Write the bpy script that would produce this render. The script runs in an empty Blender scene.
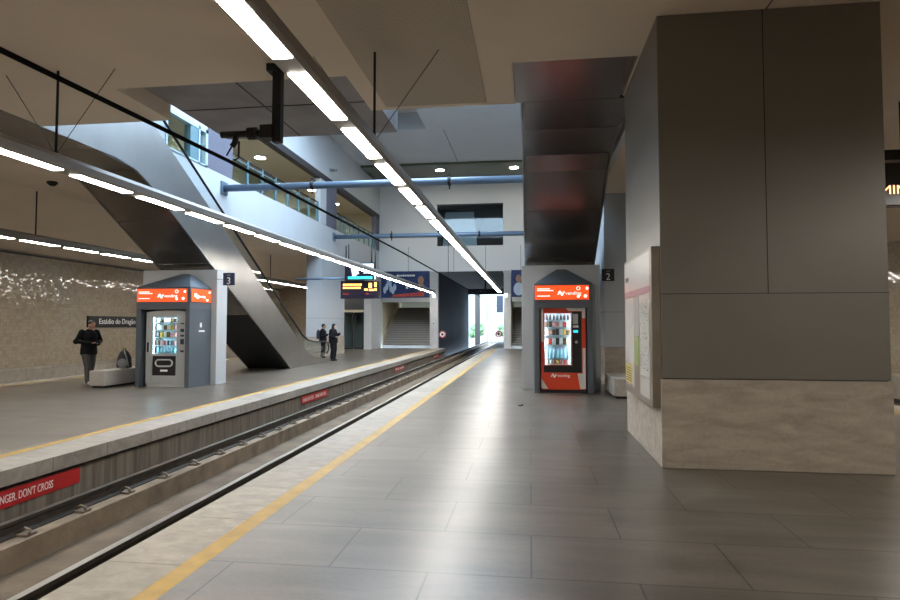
import bpy, bmesh, math, random
from mathutils import Vector, Matrix
random.seed(7)
D = bpy.data
SC = bpy.context.scene
COL = SC.collection
PI = math.pi

# ------------------------------------------------------------------ materials
def mat(name, base, rough=.5, metal=0., noise=None, bump=None, emit=None, spec=.5, stretch=(1, 1, 1)):
    m = D.materials.new(name); m.use_nodes = True
    nt = m.node_tree; b = nt.nodes['Principled BSDF']
    b.inputs['Base Color'].default_value = (*base, 1)
    b.inputs['Roughness'].default_value = rough
    b.inputs['Metallic'].default_value = metal
    b.inputs['Specular IOR Level'].default_value = spec
    if noise or bump:
        g = nt.nodes.new('ShaderNodeNewGeometry')
        mp = nt.nodes.new('ShaderNodeMapping'); mp.inputs['Scale'].default_value = stretch
        nt.links.new(g.outputs['Position'], mp.inputs['Vector'])
    if noise:
        sc, am = noise
        n = nt.nodes.new('ShaderNodeTexNoise'); n.inputs['Scale'].default_value = sc
        n.inputs['Detail'].default_value = 6
        nt.links.new(mp.outputs[0], n.inputs['Vector'])
        r = nt.nodes.new('ShaderNodeValToRGB')
        r.color_ramp.elements[0].position = .3; r.color_ramp.elements[1].position = .7
        r.color_ramp.elements[0].color = (*[max(0, c * (1 - am)) for c in base], 1)
        r.color_ramp.elements[1].color = (*[min(1, c * (1 + am)) for c in base], 1)
        nt.links.new(n.outputs['Fac'], r.inputs['Fac'])
        nt.links.new(r.outputs['Color'], b.inputs['Base Color'])
    if bump:
        sc, st = bump
        n = nt.nodes.new('ShaderNodeTexNoise'); n.inputs['Scale'].default_value = sc
        n.inputs['Detail'].default_value = 4
        nt.links.new(mp.outputs[0], n.inputs['Vector'])
        bp = nt.nodes.new('ShaderNodeBump'); bp.inputs['Strength'].default_value = st
        bp.inputs['Distance'].default_value = .02
        nt.links.new(n.outputs['Fac'], bp.inputs['Height'])
        nt.links.new(bp.outputs['Normal'], b.inputs['Normal'])
    if emit:
        b.inputs['Emission Color'].default_value = (*emit[0], 1)
        b.inputs['Emission Strength'].default_value = emit[1]
    return m

def slab_mat(name, base, bw, bh, swap=False, axes='xy', mortar=.006, rough=(.2, .42), am=.22, joint=.55, nsc=1.6, offset=.5, bump=0, streak=None):
    """stone slabs laid in courses, joints from a brick texture in world coordinates"""
    m = D.materials.new(name); m.use_nodes = True
    nt = m.node_tree; b = nt.nodes['Principled BSDF']; L = nt.links.new
    g = nt.nodes.new('ShaderNodeNewGeometry'); s = nt.nodes.new('ShaderNodeSeparateXYZ'); c = nt.nodes.new('ShaderNodeCombineXYZ')
    L(g.outputs['Position'], s.inputs[0])
    L(s.outputs['XYZ'.index(axes[0].upper())], c.inputs[0]); L(s.outputs['XYZ'.index(axes[1].upper())], c.inputs[1])
    t = nt.nodes.new('ShaderNodeTexBrick'); t.inputs['Scale'].default_value = 1
    t.inputs['Brick Width'].default_value = bw; t.inputs['Row Height'].default_value = bh
    t.inputs['Mortar Size'].default_value = mortar; t.inputs['Mortar Smooth'].default_value = .3; t.offset = offset
    t.inputs['Bias'].default_value = 0
    t.inputs['Color1'].default_value = (*[x * .9 for x in base], 1)
    t.inputs['Color2'].default_value = (*[x * 1.1 for x in base], 1)
    t.inputs['Mortar'].default_value = (*[x * joint for x in base], 1)
    L(c.outputs[0], t.inputs['Vector'])
    n = nt.nodes.new('ShaderNodeTexNoise'); n.inputs['Scale'].default_value = nsc; n.inputs['Detail'].default_value = 3; n.inputs['Roughness'].default_value = .5
    L(g.outputs['Position'], n.inputs['Vector'])
    r = nt.nodes.new('ShaderNodeMapRange'); r.inputs[1].default_value = .3; r.inputs[2].default_value = .7
    r.inputs[3].default_value = 1 - am; r.inputs[4].default_value = 1 + am
    L(n.outputs['Fac'], r.inputs[0])
    v = nt.nodes.new('ShaderNodeVectorMath'); v.operation = 'SCALE'
    L(t.outputs['Color'], v.inputs[0]); L(r.outputs[0], v.inputs['Scale'])
    if streak:
        mp = nt.nodes.new('ShaderNodeMapping'); mp.inputs['Rotation'].default_value = (0, 0, streak[3]); mp.inputs['Scale'].default_value = (streak[0], streak[1], streak[1])
        L(g.outputs['Position'], mp.inputs[0])
        n3 = nt.nodes.new('ShaderNodeTexNoise'); n3.inputs['Scale'].default_value = 1; n3.inputs['Detail'].default_value = 3; n3.inputs['Roughness'].default_value = .5; n3.inputs['Distortion'].default_value = .6
        L(mp.outputs[0], n3.inputs['Vector'])
        n4 = nt.nodes.new('ShaderNodeTexNoise'); n4.inputs['Scale'].default_value = 26; n4.inputs['Detail'].default_value = 1; L(g.outputs['Position'], n4.inputs['Vector'])
        ad = nt.nodes.new('ShaderNodeMath'); ad.operation = 'MULTIPLY_ADD'; ad.inputs[1].default_value = .3; L(n4.outputs['Fac'], ad.inputs[0]); L(n3.outputs['Fac'], ad.inputs[2])
        r3 = nt.nodes.new('ShaderNodeMapRange'); r3.inputs[1].default_value = .4; r3.inputs[2].default_value = .9; r3.inputs[3].default_value = 1 - streak[2]; r3.inputs[4].default_value = 1 + streak[2]
        L(ad.outputs[0], r3.inputs[0])
        v2 = nt.nodes.new('ShaderNodeVectorMath'); v2.operation = 'SCALE'; L(v.outputs[0], v2.inputs[0]); L(r3.outputs[0], v2.inputs['Scale']); v = v2
    L(v.outputs[0], b.inputs['Base Color'])
    r2 = nt.nodes.new('ShaderNodeMapRange'); r2.inputs[1].default_value = .3; r2.inputs[2].default_value = .7
    r2.inputs[3].default_value = rough[0]; r2.inputs[4].default_value = rough[1]
    L(n.outputs['Fac'], r2.inputs[0]); L(r2.outputs[0], b.inputs['Roughness'])
    if bump:
        bp = nt.nodes.new('ShaderNodeBump'); bp.inputs['Strength'].default_value = bump; bp.inputs['Distance'].default_value = .01
        n2 = nt.nodes.new('ShaderNodeTexNoise'); n2.inputs['Scale'].default_value = nsc * 12
        L(g.outputs['Position'], n2.inputs['Vector']); L(n2.outputs['Fac'], bp.inputs['Height']); L(bp.outputs['Normal'], b.inputs['Normal'])
    return m

def tile_mat(name, base, axes):
    """small glazed wall tiles, each set at a slightly different tilt so that they glitter"""
    m = D.materials.new(name); m.use_nodes = True
    nt = m.node_tree; b = nt.nodes['Principled BSDF']; L = nt.links.new
    g = nt.nodes.new('ShaderNodeNewGeometry'); s = nt.nodes.new('ShaderNodeSeparateXYZ'); c = nt.nodes.new('ShaderNodeCombineXYZ')
    L(g.outputs['Position'], s.inputs[0])
    L(s.outputs['XYZ'.index(axes[0].upper())], c.inputs[0]); L(s.outputs['XYZ'.index(axes[1].upper())], c.inputs[1])
    sc = nt.nodes.new('ShaderNodeVectorMath'); sc.operation = 'SCALE'; sc.inputs['Scale'].default_value = 1 / .12
    L(c.outputs[0], sc.inputs[0])
    fl = nt.nodes.new('ShaderNodeVectorMath'); fl.operation = 'FLOOR'; L(sc.outputs[0], fl.inputs[0])
    w = nt.nodes.new('ShaderNodeTexWhiteNoise'); w.noise_dimensions = '3D'; L(fl.outputs[0], w.inputs['Vector'])
    su = nt.nodes.new('ShaderNodeVectorMath'); su.operation = 'SUBTRACT'; su.inputs[1].default_value = (.5, .5, .5); L(w.outputs['Color'], su.inputs[0])
    am = nt.nodes.new('ShaderNodeVectorMath'); am.operation = 'SCALE'; am.inputs['Scale'].default_value = .044; L(su.outputs[0], am.inputs[0])
    ad = nt.nodes.new('ShaderNodeVectorMath'); ad.operation = 'ADD'; L(g.outputs['Normal'], ad.inputs[0]); L(am.outputs[0], ad.inputs[1])
    no = nt.nodes.new('ShaderNodeVectorMath'); no.operation = 'NORMALIZE'; L(ad.outputs[0], no.inputs[0]); L(no.outputs[0], b.inputs['Normal'])
    t = nt.nodes.new('ShaderNodeTexBrick'); t.offset = 0; t.inputs['Scale'].default_value = 1
    t.inputs['Brick Width'].default_value = .12; t.inputs['Row Height'].default_value = .12; t.inputs['Mortar Size'].default_value = .006
    t.inputs['Color1'].default_value = (*[x * .88 for x in base], 1); t.inputs['Color2'].default_value = (*[x * 1.12 for x in base], 1)
    t.inputs['Mortar'].default_value = (*[x * .86 for x in base], 1)
    L(c.outputs[0], t.inputs['Vector']); L(t.outputs['Color'], b.inputs['Base Color'])
    b.inputs['Roughness'].default_value = .05
    return m

def glass_mat(name, tint=(.8, .9, .9), refl=.12):
    m = D.materials.new(name); m.use_nodes = True
    nt = m.node_tree; nt.nodes.clear(); L = nt.links.new
    o = nt.nodes.new('ShaderNodeOutputMaterial'); t = nt.nodes.new('ShaderNodeBsdfTransparent'); t.inputs[0].default_value = (*tint, 1)
    gl = nt.nodes.new('ShaderNodeBsdfGlossy'); gl.inputs['Roughness'].default_value = .03
    lw = nt.nodes.new('ShaderNodeLayerWeight'); pw = nt.nodes.new('ShaderNodeMath'); pw.operation = 'POWER'; pw.inputs[1].default_value = 4; L(lw.outputs['Facing'], pw.inputs[0])
    fr = nt.nodes.new('ShaderNodeMapRange'); fr.inputs[3].default_value = .035; fr.inputs[4].default_value = .8; L(pw.outputs[0], fr.inputs[0])
    mx = nt.nodes.new('ShaderNodeMixShader'); L(fr.outputs[0], mx.inputs[0]); L(t.outputs[0], mx.inputs[1]); L(gl.outputs[0], mx.inputs[2]); L(mx.outputs[0], o.inputs[0])
    return m

M = {}
M['floor'] = slab_mat('polished_granite', (.098, .083, .066), 1.33, .78, rough=(.285, .34), am=.16, nsc=1.1, joint=.3, mortar=.008, streak=(.9, 4., .3, .5))
M['floor'].node_tree.nodes['Principled BSDF'].inputs['Specular IOR Level'].default_value = .4
M['coping'] = slab_mat('coping_granite', (.26, .228, .187), 40, .95, rough=(.45, .65), am=.13, joint=.5, nsc=5, offset=0, streak=(5, 9., .22, .3))
M['coping_far'] = slab_mat('coping_granite_pale', (.27, .245, .215), 40, .95, rough=(.45, .65), am=.1, joint=.35, nsc=5, offset=0, streak=(5, 9., .2, .3))
M['yellow'] = mat('yellow_line', (.36, .225, .045), .55, noise=(6, .15))
M['concrete'] = mat('trench_concrete', (.115, .087, .06), .85, noise=(2.2, .35), bump=(18, .3))
M['trench_wall'] = mat('ribbed_concrete', (.145, .125, .10), .85, noise=(3, .4), bump=(6, .35), stretch=(1, 5, .25))
M['plinth'] = mat('plinth_concrete', (.165, .127, .09), .85, noise=(3, .35), bump=(25, .3))
M['ceil'] = mat('cream_plaster', (.74, .64, .525), .9, noise=(.6, .04))
M['soffit'] = mat('grey_soffit', (.23, .215, .225), .5, noise=(1.2, .2))
M['perf'] = None
M['tile_l'] = tile_mat('glazed_tile_side', (.36, .295, .215), 'yz')
M['tile_b'] = tile_mat('glazed_tile_end', (.36, .295, .215), 'xz')
M['dado'] = slab_mat('granite_dado', (.33, .29, .235), 1.2, 2.0, axes='yz', rough=(.4, .6), am=.12, nsc=6, offset=0)
M['metal_panel'] = mat('grey_metal_panel', (.185, .172, .15), .38, .25, noise=(.8, .06), bump=(1.5, .02))
M['joint'] = mat('dark_joint', (.03, .028, .025), .8)
M['stone_base'] = slab_mat('split_granite', (.36, .31, .255), 40, 40, axes='xz', rough=(.6, .7), am=.06, nsc=1, bump=.25, streak=(2.2, 9., .24, .2))
M['stone_base'].node_tree.nodes['Mapping'].inputs['Rotation'].default_value = (.3, .5, .2)
M['bench'] = mat('bench_granite', (.36, .34, .31), .6, noise=(30, .15))
M['white_blue'] = mat('white_cladding', (.52, .54, .56), .55, noise=(.7, .03))
M['purple'] = mat('slate_render', (.13, .13, .17), .7, noise=(1, .06))
M['upper_plaster'] = mat('upper_plaster', (.68, .61, .47), .85)
M['dark_beam'] = mat('dark_lintel', (.035, .033, .035), .6)
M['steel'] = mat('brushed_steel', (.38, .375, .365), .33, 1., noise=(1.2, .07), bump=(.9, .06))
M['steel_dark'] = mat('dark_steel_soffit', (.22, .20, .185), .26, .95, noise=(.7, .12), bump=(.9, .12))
M['steel_blue'] = mat('painted_steel_pipe', (.15, .21, .29), .4, .3)
M['black'] = mat('black_rubber', (.012, .012, .013), .45)
M['black_metal'] = mat('black_metal', (.014, .014, .015), .65, .1)
M['rail'] = mat('rail_steel', (.055, .047, .04), .55, .6, noise=(8, .3))
M['rail_head'] = mat('rail_head', (.36, .345, .32), .29, 1.)
M['clip'] = mat('rail_clip_iron', (.15, .12, .095), .7, .3)
M['housing'] = mat('aluminium_housing', (.30, .275, .245), .45, .4)
M['lamp'] = mat('strip_diffuser', (.9, .9, .9), .5, emit=((1., .95, .87), 45.))
M['downlamp'] = mat('downlight_lens', (.9, .9, .9), .5, emit=((1., .92, .74), 110.))
M['dome'] = mat('white_dome', (.85, .85, .85), .4, emit=((1., .98, .95), 1.2))
M['booth'] = mat('booth_blue_grey', (.085, .102, .122), .42, .1)
M['block'] = mat('skylit_block_panel', (.42, .445, .47), .5, .15)  # grey lightened and blued; skylight on these faces is put into the colour
M['orange'] = mat('orange_backlit', (.8, .1, .02), .4, emit=((1., .085, .012), .75))
M['white_sign'] = mat('white_backlit', (.9, .9, .9), .4, emit=((1., .93, .88), .9))
M['vend_grey'] = mat('machine_silver', (.42, .44, .45), .4, .35)
M['vend_orange'] = mat('machine_orange', (.62, .055, .018), .35)
M['vend_white'] = mat('machine_white', (.62, .60, .55), .4)
M['vend_dark'] = mat('machine_cavity', (.20, .22, .23), .5)
M['vend_lamp'] = mat('cabinet_lamp', (.9, .9, .9), .5, emit=((.66, .88, 1.), 55.))
M['shelf'] = mat('wire_shelf', (.45, .55, .6), .4, .3)
M['glass'] = glass_mat('clear_glass', (.86, .93, .93))
M['glass_green'] = glass_mat('green_glass', (.80, .89, .88))
M['glass_esc'] = glass_mat('balustrade_glass', (.93, .96, .96))
M['teal_frame'] = mat('teal_frame', (.13, .24, .28), .45, .2)
M['pale_frame'] = mat('pale_blue_frame', (.45, .58, .66), .45, .1)
M['sign_blue'] = mat('navy_sign', (.012, .03, .07), .35)
M['sign_black'] = mat('black_sign', (.012, .012, .014), .3)
M['white_paint'] = mat('white_paint', (.8, .8, .78), .5)
M['red_sign'] = mat('red_sign', (.40, .012, .015), .4)
M['amber'] = mat('amber_led', (.2, .1, .02), .5, emit=((1., .52, .12), 3.2))
M['orange_led'] = mat('orange_led', (.2, .1, .05), .5, emit=((1., .45, .2), 2.4))
M['cyan'] = mat('cyan_screen', (.05, .4, .45), .3, emit=((.03, .62, .70), 1.1))
M['screen'] = mat('screen_white', (.5, .5, .5), .3, emit=((.62, .72, .8), .9))
M['screen_dark'] = mat('screen_dark', (.02, .015, .03), .2)
M['poster_blue'] = mat('poster_blue', (.006, .022, .10), .5, noise=(1.6, .6))
M['poster_red'] = mat('poster_red', (.42, .05, .035), .4, noise=(2, .3))
M['poster_pale'] = mat('poster_pale', (.42, .5, .62), .4)
M['poster_skin'] = mat('poster_skin', (.32, .17, .11), .5)
M['grey_panel'] = mat('grey_panel', (.34, .33, .31), .55)
M['light_pillar'] = mat('pale_pillar', (.42, .42, .42), .6, noise=(3, .06))
M['tunnel'] = slab_mat('tunnel_panel', (.035, .034, .037), 2.2, 1.6, axes='yz', rough=(.85, .95), am=.15, nsc=4)
M['tunnel'].node_tree.nodes['Principled BSDF'].inputs['Specular IOR Level'].default_value = .1
M['stair_back'] = mat('shaded_stair_wall', (.13, .115, .075), .8)  # stair wall colour darkened; shade at the top of the stairs painted in
M['tunnel_ceil'] = mat('tunnel_ceiling', (.10, .095, .092), .9, spec=.1)
M['far_white'] = mat('brightened_cladding', (.74, .76, .78), .6)  # white cladding lightened to make up for missing light on the far wall
M['wire'] = mat('wire_black', (.006, .006, .006), .9, spec=.08)
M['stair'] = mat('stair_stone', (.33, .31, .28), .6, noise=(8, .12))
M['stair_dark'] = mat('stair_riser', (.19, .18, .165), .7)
M['stair_wall'] = mat('stair_wall_yellow', (.46, .40, .26), .7)
M['green_black'] = mat('glossy_green_soffit', (.075, .09, .05), .25)
M['maroon'] = mat('dark_interior', (.035, .022, .026), .8)
M['blue_interior'] = mat('pale_interior', (.45, .47, .56), .7)
M['frame_bronze'] = mat('bronze_frame', (.27, .23, .185), .35, .6, noise=(5, .08))
M['paper_white'] = mat('map_paper', (.54, .515, .46), .25, noise=(9, .05))
M['paper_mauve'] = mat('mauve_band', (.22, .10, .14), .3)
M['paper_green'] = mat('green_block', (.30, .36, .10), .3)
M['paper_yellow'] = mat('yellow_block', (.52, .42, .10), .3)
M['paper_grey'] = mat('grey_block', (.40, .38, .35), .3)
M['ink'] = mat('ink', (.03, .03, .03), .5)
M['skin'] = mat('skin', (.33, .175, .12), .55)
M['skin_pale'] = mat('skin_pale', (.50, .33, .26), .55)
M['jacket'] = mat('black_jacket', (.008, .008, .010), .9, bump=(25, .25), spec=.12)
M['trouser'] = mat('grey_trousers', (.055, .052, .048), .85, bump=(22, .2))
M['trouser_black'] = mat('black_trousers', (.010, .010, .012), .9, spec=.12)
M['hair'] = mat('dark_hair', (.015, .011, .009), .7)
M['shoe_white'] = mat('white_shoe', (.62, .6, .57), .6)
M['shoe_black'] = mat('black_shoe', (.015, .015, .015), .6)
M['maroon_cloth'] = mat('maroon_lining', (.09, .015, .02), .8)
M['bag'] = mat('bag_fabric', (.022, .024, .028), .8, bump=(30, .3))
M['bag_grey'] = mat('bag_grey_trim', (.17, .18, .19), .7)
M['ext_ground'] = mat('outdoor_paving', (.25, .24, .23), .9, noise=(1, .1))
M['ext_wall'] = mat('outdoor_wall', (.33, .33, .32), .9, noise=(.4, .06))
M['ext_window'] = mat('outdoor_window', (.30, .33, .38), .3)
M['ext_dark'] = mat('outdoor_banner', (.008, .012, .025), .6)
M['ext_leaf'] = mat('outdoor_leaf', (.12, .20, .09), .9, noise=(4, .4))
M['bark'] = mat('outdoor_bark', (.12, .09, .06), .9)
PROD = [mat('product_' + n, c, .4) for n, c in (('cream', (.75, .62, .45)), ('red', (.55, .05, .04)), ('brown', (.16, .07, .03)), ('white', (.8, .8, .78)), ('dark', (.03, .02, .02)), ('yellow', (.7, .42, .06)), ('pink', (.65, .3, .28)))]
M['water'] = mat('bottle_water', (.35, .62, .72), .15)
M['cola'] = mat('bottle_cola', (.04, .015, .01), .15)
M['cap'] = mat('bottle_cap', (.2, .4, .65), .4)

def perforated():
    m = mat('perforated_panel', (.33, .29, .235), .75); nt = m.node_tree; b = nt.nodes['Principled BSDF']; L = nt.links.new
    g = nt.nodes.new('ShaderNodeNewGeometry'); mp = nt.nodes.new('ShaderNodeVectorMath'); mp.operation = 'SCALE'; mp.inputs['Scale'].default_value = 1 / .03
    L(g.outputs['Position'], mp.inputs[0])
    fr = nt.nodes.new('ShaderNodeVectorMath'); fr.operation = 'FRACTION'; L(mp.outputs[0], fr.inputs[0])
    su = nt.nodes.new('ShaderNodeVectorMath'); su.operation = 'SUBTRACT'; su.inputs[1].default_value = (.5, .5, 0); L(fr.outputs[0], su.inputs[0])
    mu = nt.nodes.new('ShaderNodeVectorMath'); mu.operation = 'MULTIPLY'; mu.inputs[1].default_value = (1, 1, 0); L(su.outputs[0], mu.inputs[0])
    le = nt.nodes.new('ShaderNodeVectorMath'); le.operation = 'LENGTH'; L(mu.outputs[0], le.inputs[0])
    r = nt.nodes.new('ShaderNodeValToRGB'); r.color_ramp.elements[0].position = .26; r.color_ramp.elements[1].position = .34
    r.color_ramp.elements[0].color = (.36, .31, .25, 1); r.color_ramp.elements[1].color = (.54, .465, .37, 1)
    L(le.outputs['Value'], r.inputs[0]); L(r.outputs[0], b.inputs['Base Color'])
    return m
M['perf'] = perforated()

# ------------------------------------------------------------------ mesh builder
class MB:
    def __init__(s): s.v = []; s.f = []; s.sm = []; s.mi = []; s.cur = 0
    def _add(s, vs, fs, smooth=False):
        o = len(s.v); s.v += [tuple(p) for p in vs]
        for f in fs: s.f.append([i + o for i in f]); s.sm.append(smooth); s.mi.append(s.cur)
        return s
    def use(s, i): s.cur = i; return s
    def box(s, x0, x1, y0, y1, z0, z1):
        v = [(x, y, z) for z in (z0, z1) for y in (y0, y1) for x in (x0, x1)]
        return s._add(v, [(0, 2, 3, 1), (4, 5, 7, 6), (0, 1, 5, 4), (1, 3, 7, 5), (3, 2, 6, 7), (2, 0, 4, 6)])
    def prism(s, poly, axis, a0, a1):
        n = len(poly)
        def P(u, w, a):
            return {'x': (a, u, w), 'y': (u, a, w), 'z': (u, w, a)}[axis]
        v = [P(u, w, a0) for u, w in poly] + [P(u, w, a1) for u, w in poly]
        f = [list(range(n))[::-1], list(range(n, 2 * n))] + [(i, (i + 1) % n, n + (i + 1) % n, n + i) for i in range(n)]
        return s._add(v, f)
    def poly(s, pts): return s._add(pts, [list(range(len(pts)))])
    def tube(s, pts, r, n=10, smooth=True, flat=1.):
        pts = [Vector(p) for p in pts]; rs = r if isinstance(r, (list, tuple)) else [r] * len(pts)
        vs = []; up = None
        for i, p in enumerate(pts):
            t = (pts[min(i + 1, len(pts) - 1)] - pts[max(i - 1, 0)]).normalized()
            if up is None: up = Vector((0, 0, 1)) if abs(t.z) < .9 else Vector((1, 0, 0))
            a = t.cross(up).normalized(); b = a.cross(t).normalized(); up = b
            for k in range(n):
                an = 2 * PI * k / n
                vs.append(p + (a * math.cos(an) + b * math.sin(an) * flat) * rs[i])
        m = len(pts); fs = [(i * n + k, i * n + (k + 1) % n, (i + 1) * n + (k + 1) % n, (i + 1) * n + k) for i in range(m - 1) for k in range(n)]
        s._add(vs, fs, smooth)
        o = len(s.v) - m * n
        for ring in (range(n - 1, -1, -1), range((m - 1) * n, m * n)):
            s.f.append([o + k for k in ring]); s.sm.append(False); s.mi.append(s.cur)
        return s
    def cyl(s, p, q, r, n=16): return s.tube([p, q], r, n)
    def ell(s, c, r, rot=None, nu=16, nv=10):
        c = Vector(c); vs = []; R = rot or Matrix.Identity(3)
        for j in range(nv + 1):
            th = PI * j / nv
            for k in range(nu):
                ph = 2 * PI * k / nu
                vs.append(c + R @ Vector((r[0] * math.sin(th) * math.cos(ph), r[1] * math.sin(th) * math.sin(ph), r[2] * math.cos(th))))
        return s._add(vs, [(j * nu + k, j * nu + (k + 1) % nu, (j + 1) * nu + (k + 1) % nu, (j + 1) * nu + k) for j in range(nv) for k in range(nu)], True)
    def disc(s, c, r, axis, n=20, h=.004):
        q = Vector(c); d = {'x': Vector((1, 0, 0)), 'y': Vector((0, 1, 0)), 'z': Vector((0, 0, 1))}[axis] * h
        return s.cyl(q, q + d, r, n)
    def build(s, name, m, parent=None, bevel=0, kind=None, local=False, label=None, cat=None, group=None, remesh=0, smooth=0):
        me = D.meshes.new(name)
        vs = [Vector(p) for p in s.v]
        loc = Vector((0, 0, 0))
        if parent is not None:
            if not local:
                w = wloc(parent); vs = [p - w for p in vs]
        elif vs:
            xs = [p.x for p in vs]; ys = [p.y for p in vs]; zs = [p.z for p in vs]
            loc = Vector(((min(xs) + max(xs)) / 2, (min(ys) + max(ys)) / 2, min(zs))); vs = [p - loc for p in vs]
        me.from_pydata(vs, [], s.f)
        for i, p in enumerate(me.polygons): p.use_smooth = s.sm[i]; p.material_index = s.mi[i]
        for x in (m if isinstance(m, (list, tuple)) else [m]): me.materials.append(x)
        bm = bmesh.new(); bm.from_mesh(me); bmesh.ops.remove_doubles(bm, verts=bm.verts, dist=1e-6); bmesh.ops.recalc_face_normals(bm, faces=bm.faces); bm.to_mesh(me); bm.free()
        o = D.objects.new(name, me); COL.objects.link(o); o.location = loc
        if parent is not None: o.parent = parent
        if bevel:
            b = o.modifiers.new('Bevel', 'BEVEL'); b.width = bevel; b.segments = 2; b.limit_method = 'ANGLE'
        if remesh:
            r = o.modifiers.new('Remesh', 'REMESH'); r.mode = 'VOXEL'; r.voxel_size = remesh; r.use_smooth_shade = True
            sm = o.modifiers.new('Smooth', 'SMOOTH'); sm.factor = .5; sm.iterations = smooth or 4
        if kind: o['kind'] = kind
        tag(o, label, cat, group)
        return o

def wloc(o):
    v = Vector(o.location); p = o.parent
    while p is not None: v = v + Vector(p.location); p = p.parent
    return v
def tag(o, label=None, cat=None, group=None):
    if label: o['label'] = label
    if cat: o['category'] = cat
    if group: o['group'] = group
    return o
def thing(name, loc, label, cat, group=None, rz=0):
    o = D.objects.new(name, None); COL.objects.link(o); o.location = loc; o.rotation_euler = (0, 0, rz); o.empty_display_size = .2
    return tag(o, label, cat, group)
def copy_tree(o, parent=None):
    c = o.copy(); COL.objects.link(c)
    if parent is not None: c.parent = parent
    for ch in list(o.children): copy_tree(ch, c)
    return c
def S(name, mb, m, bevel=0): return mb.build(name, m, kind='structure', bevel=bevel)
def text(name, body, size, m, parent, loc, rot=(PI / 2, 0, 0), align='LEFT', ext=.002, sx=1.):
    cu = D.curves.new(name, 'FONT'); cu.body = body; cu.size = size; cu.extrude = ext; cu.align_x = align
    t = D.objects.new(name + '_tmp', cu); COL.objects.link(t)
    dg = bpy.context.evaluated_depsgraph_get(); dg.update()
    me = D.meshes.new_from_object(t.evaluated_get(dg)); D.objects.remove(t); D.curves.remove(cu)
    me.materials.clear(); me.materials.append(m)
    o = D.objects.new(name, me); COL.objects.link(o)
    o.location = Vector(loc) - (wloc(parent) if parent else Vector()); o.rotation_euler = rot; o.scale = (sx, 1, 1)
    if parent: o.parent = parent
    return o
RX = (PI / 2, 0, PI / 2)      # lettering that faces +X
RNX = (PI / 2, 0, -PI / 2)    # lettering that faces -X

# ------------------------------------------------------------------ camera
cam = D.objects.new('Camera', D.cameras.new('Camera')); COL.objects.link(cam); SC.camera = cam
cam.data.sensor_width = 36; cam.data.lens = 24; cam.data.clip_start = .05; cam.data.clip_end = 400
TH = math.atan(25 / 600); PS = math.atan(80 / 600 * math.cos(TH))
cam.location = (0, 0, 1.6); cam.rotation_euler = (PI / 2 + TH, 0, PS)

# ------------------------------------------------------------------ platforms and trench
YN, YF = -8., 41.
CZ = 5.17           # ceiling height
ER, EL = -2.86, -5.74
S('floor', MB().box(-2.17, 6.55, YN, YF, -.2, 0), M['floor'])
S('floor', MB().box(-13.65, -6.48, YN, YF, -.2, 0), M['floor'])
S('trim_1', MB().box(ER, -2.32, YN, YF, -.2, 0), M['coping'], .006)
S('trim_2', MB().box(-2.32, -2.17, YN, YF, -.2, .001), M['yellow'])
S('trim_3', MB().box(-6.33, EL, YN, YF, -.18, 0), M['coping_far'], .006)
S('trim_4', MB().box(-6.48, -6.33, YN, YF, -.2, .001), M['yellow'])
S('trim_5', MB().box(6.55, 6.7, YN, YF, -.2, .001), M['yellow'])
S('trim_6', MB().box(6.7, 7.2, YN, YF, -.2, 0), M['coping'], .006)
S('trim_7', MB().box(-13.8, -13.65, YN, YF, -.2, .001), M['yellow'])
S('trim_8', MB().box(-14.3, -13.8, YN, YF, -.2, 0), M['coping_far'], .006)
S('wall_trench', MB().box(-6.3, -5.82, YN, YF, -.8, -.23), M['trench_wall'])
S('wall_trench', MB().box(-6.3, -5.95, YN, YF, -.23, -.18), M['joint'])
S('wall_trench', MB().box(-2.93, -2.4, YN, YF, -.8, -.2), M['trench_wall'])
S('floor', MB().box(-5.9, -2.9, YN, 95, -.9, -.75), M['concrete'])
for x in (7.2, -14.4): S('wall_trench', MB().box(x - .1, x + .1, YN, YF, -.8, -.2), M['trench_wall'])
S('floor', MB().box(7.2, 11.3, YN, YF, -.9, -.75), M['concrete'])
S('floor', MB().box(-17.8, -14.3, YN, YF, -.9, -.75), M['concrete'])
S('floor', MB().box(-5.46, -4.90, YN, 70, -.76, -.5), M['plinth'], .01)
S('floor', MB().box(-3.95, -3.35, YN, 70, -.76, -.5), M['plinth'], .01)
for a, b in ((7.9, 8.5), (9.35, 9.95), (-16.8, -16.2), (-15.3, -14.7)):
    S('floor', MB().box(a, b, YN, YF, -.76, -.5), M['plinth'])

def rail(x, label, y1=70, clips=True, inner=1):
    r = thing('track_rail', (x, YN, -.5), label, 'rail', 'running rails of the tracks')
    prof = [(-.07, 0), (.07, 0), (.07, .012), (.012, .03), (.012, .1), (.034, .115), (.034, .146), (-.034, .146), (-.034, .115), (-.012, .1), (-.012, .03), (-.07, .012)]
    MB().prism([(x + u, -.5 + w) for u, w in prof], 'y', YN, y1).build('web', M['rail'], r)
    MB().box(x - .034, x + .034, YN, y1, -.354, -.349).build('rail_head', M['rail_head'], r)
    if clips:
        y = 3.2
        for k in range(48):
            m = MB().box(x + .075, x + .2, y - .06, y + .06, -.5, -.475)
            m.tube([(x + .05, y, -.47), (x + .1, y + .02, -.435), (x + .17, y + .01, -.455), (x + .19, y - .03, -.47)], .016, 6)
            m.build('rail_clip', M['clip'], r)
            y += .76
    return r
rail(-5.14, 'rail below the red warning panels, along the far platform wall')
rail(-3.66, 'shiny rail half hidden by the near platform edge')
rail(8.2, 'rail of the track beyond the pillar, on the pillar side', YF, False)
rail(9.65, 'rail of the track beyond the pillar, on the tiled wall side', YF, False)

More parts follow.
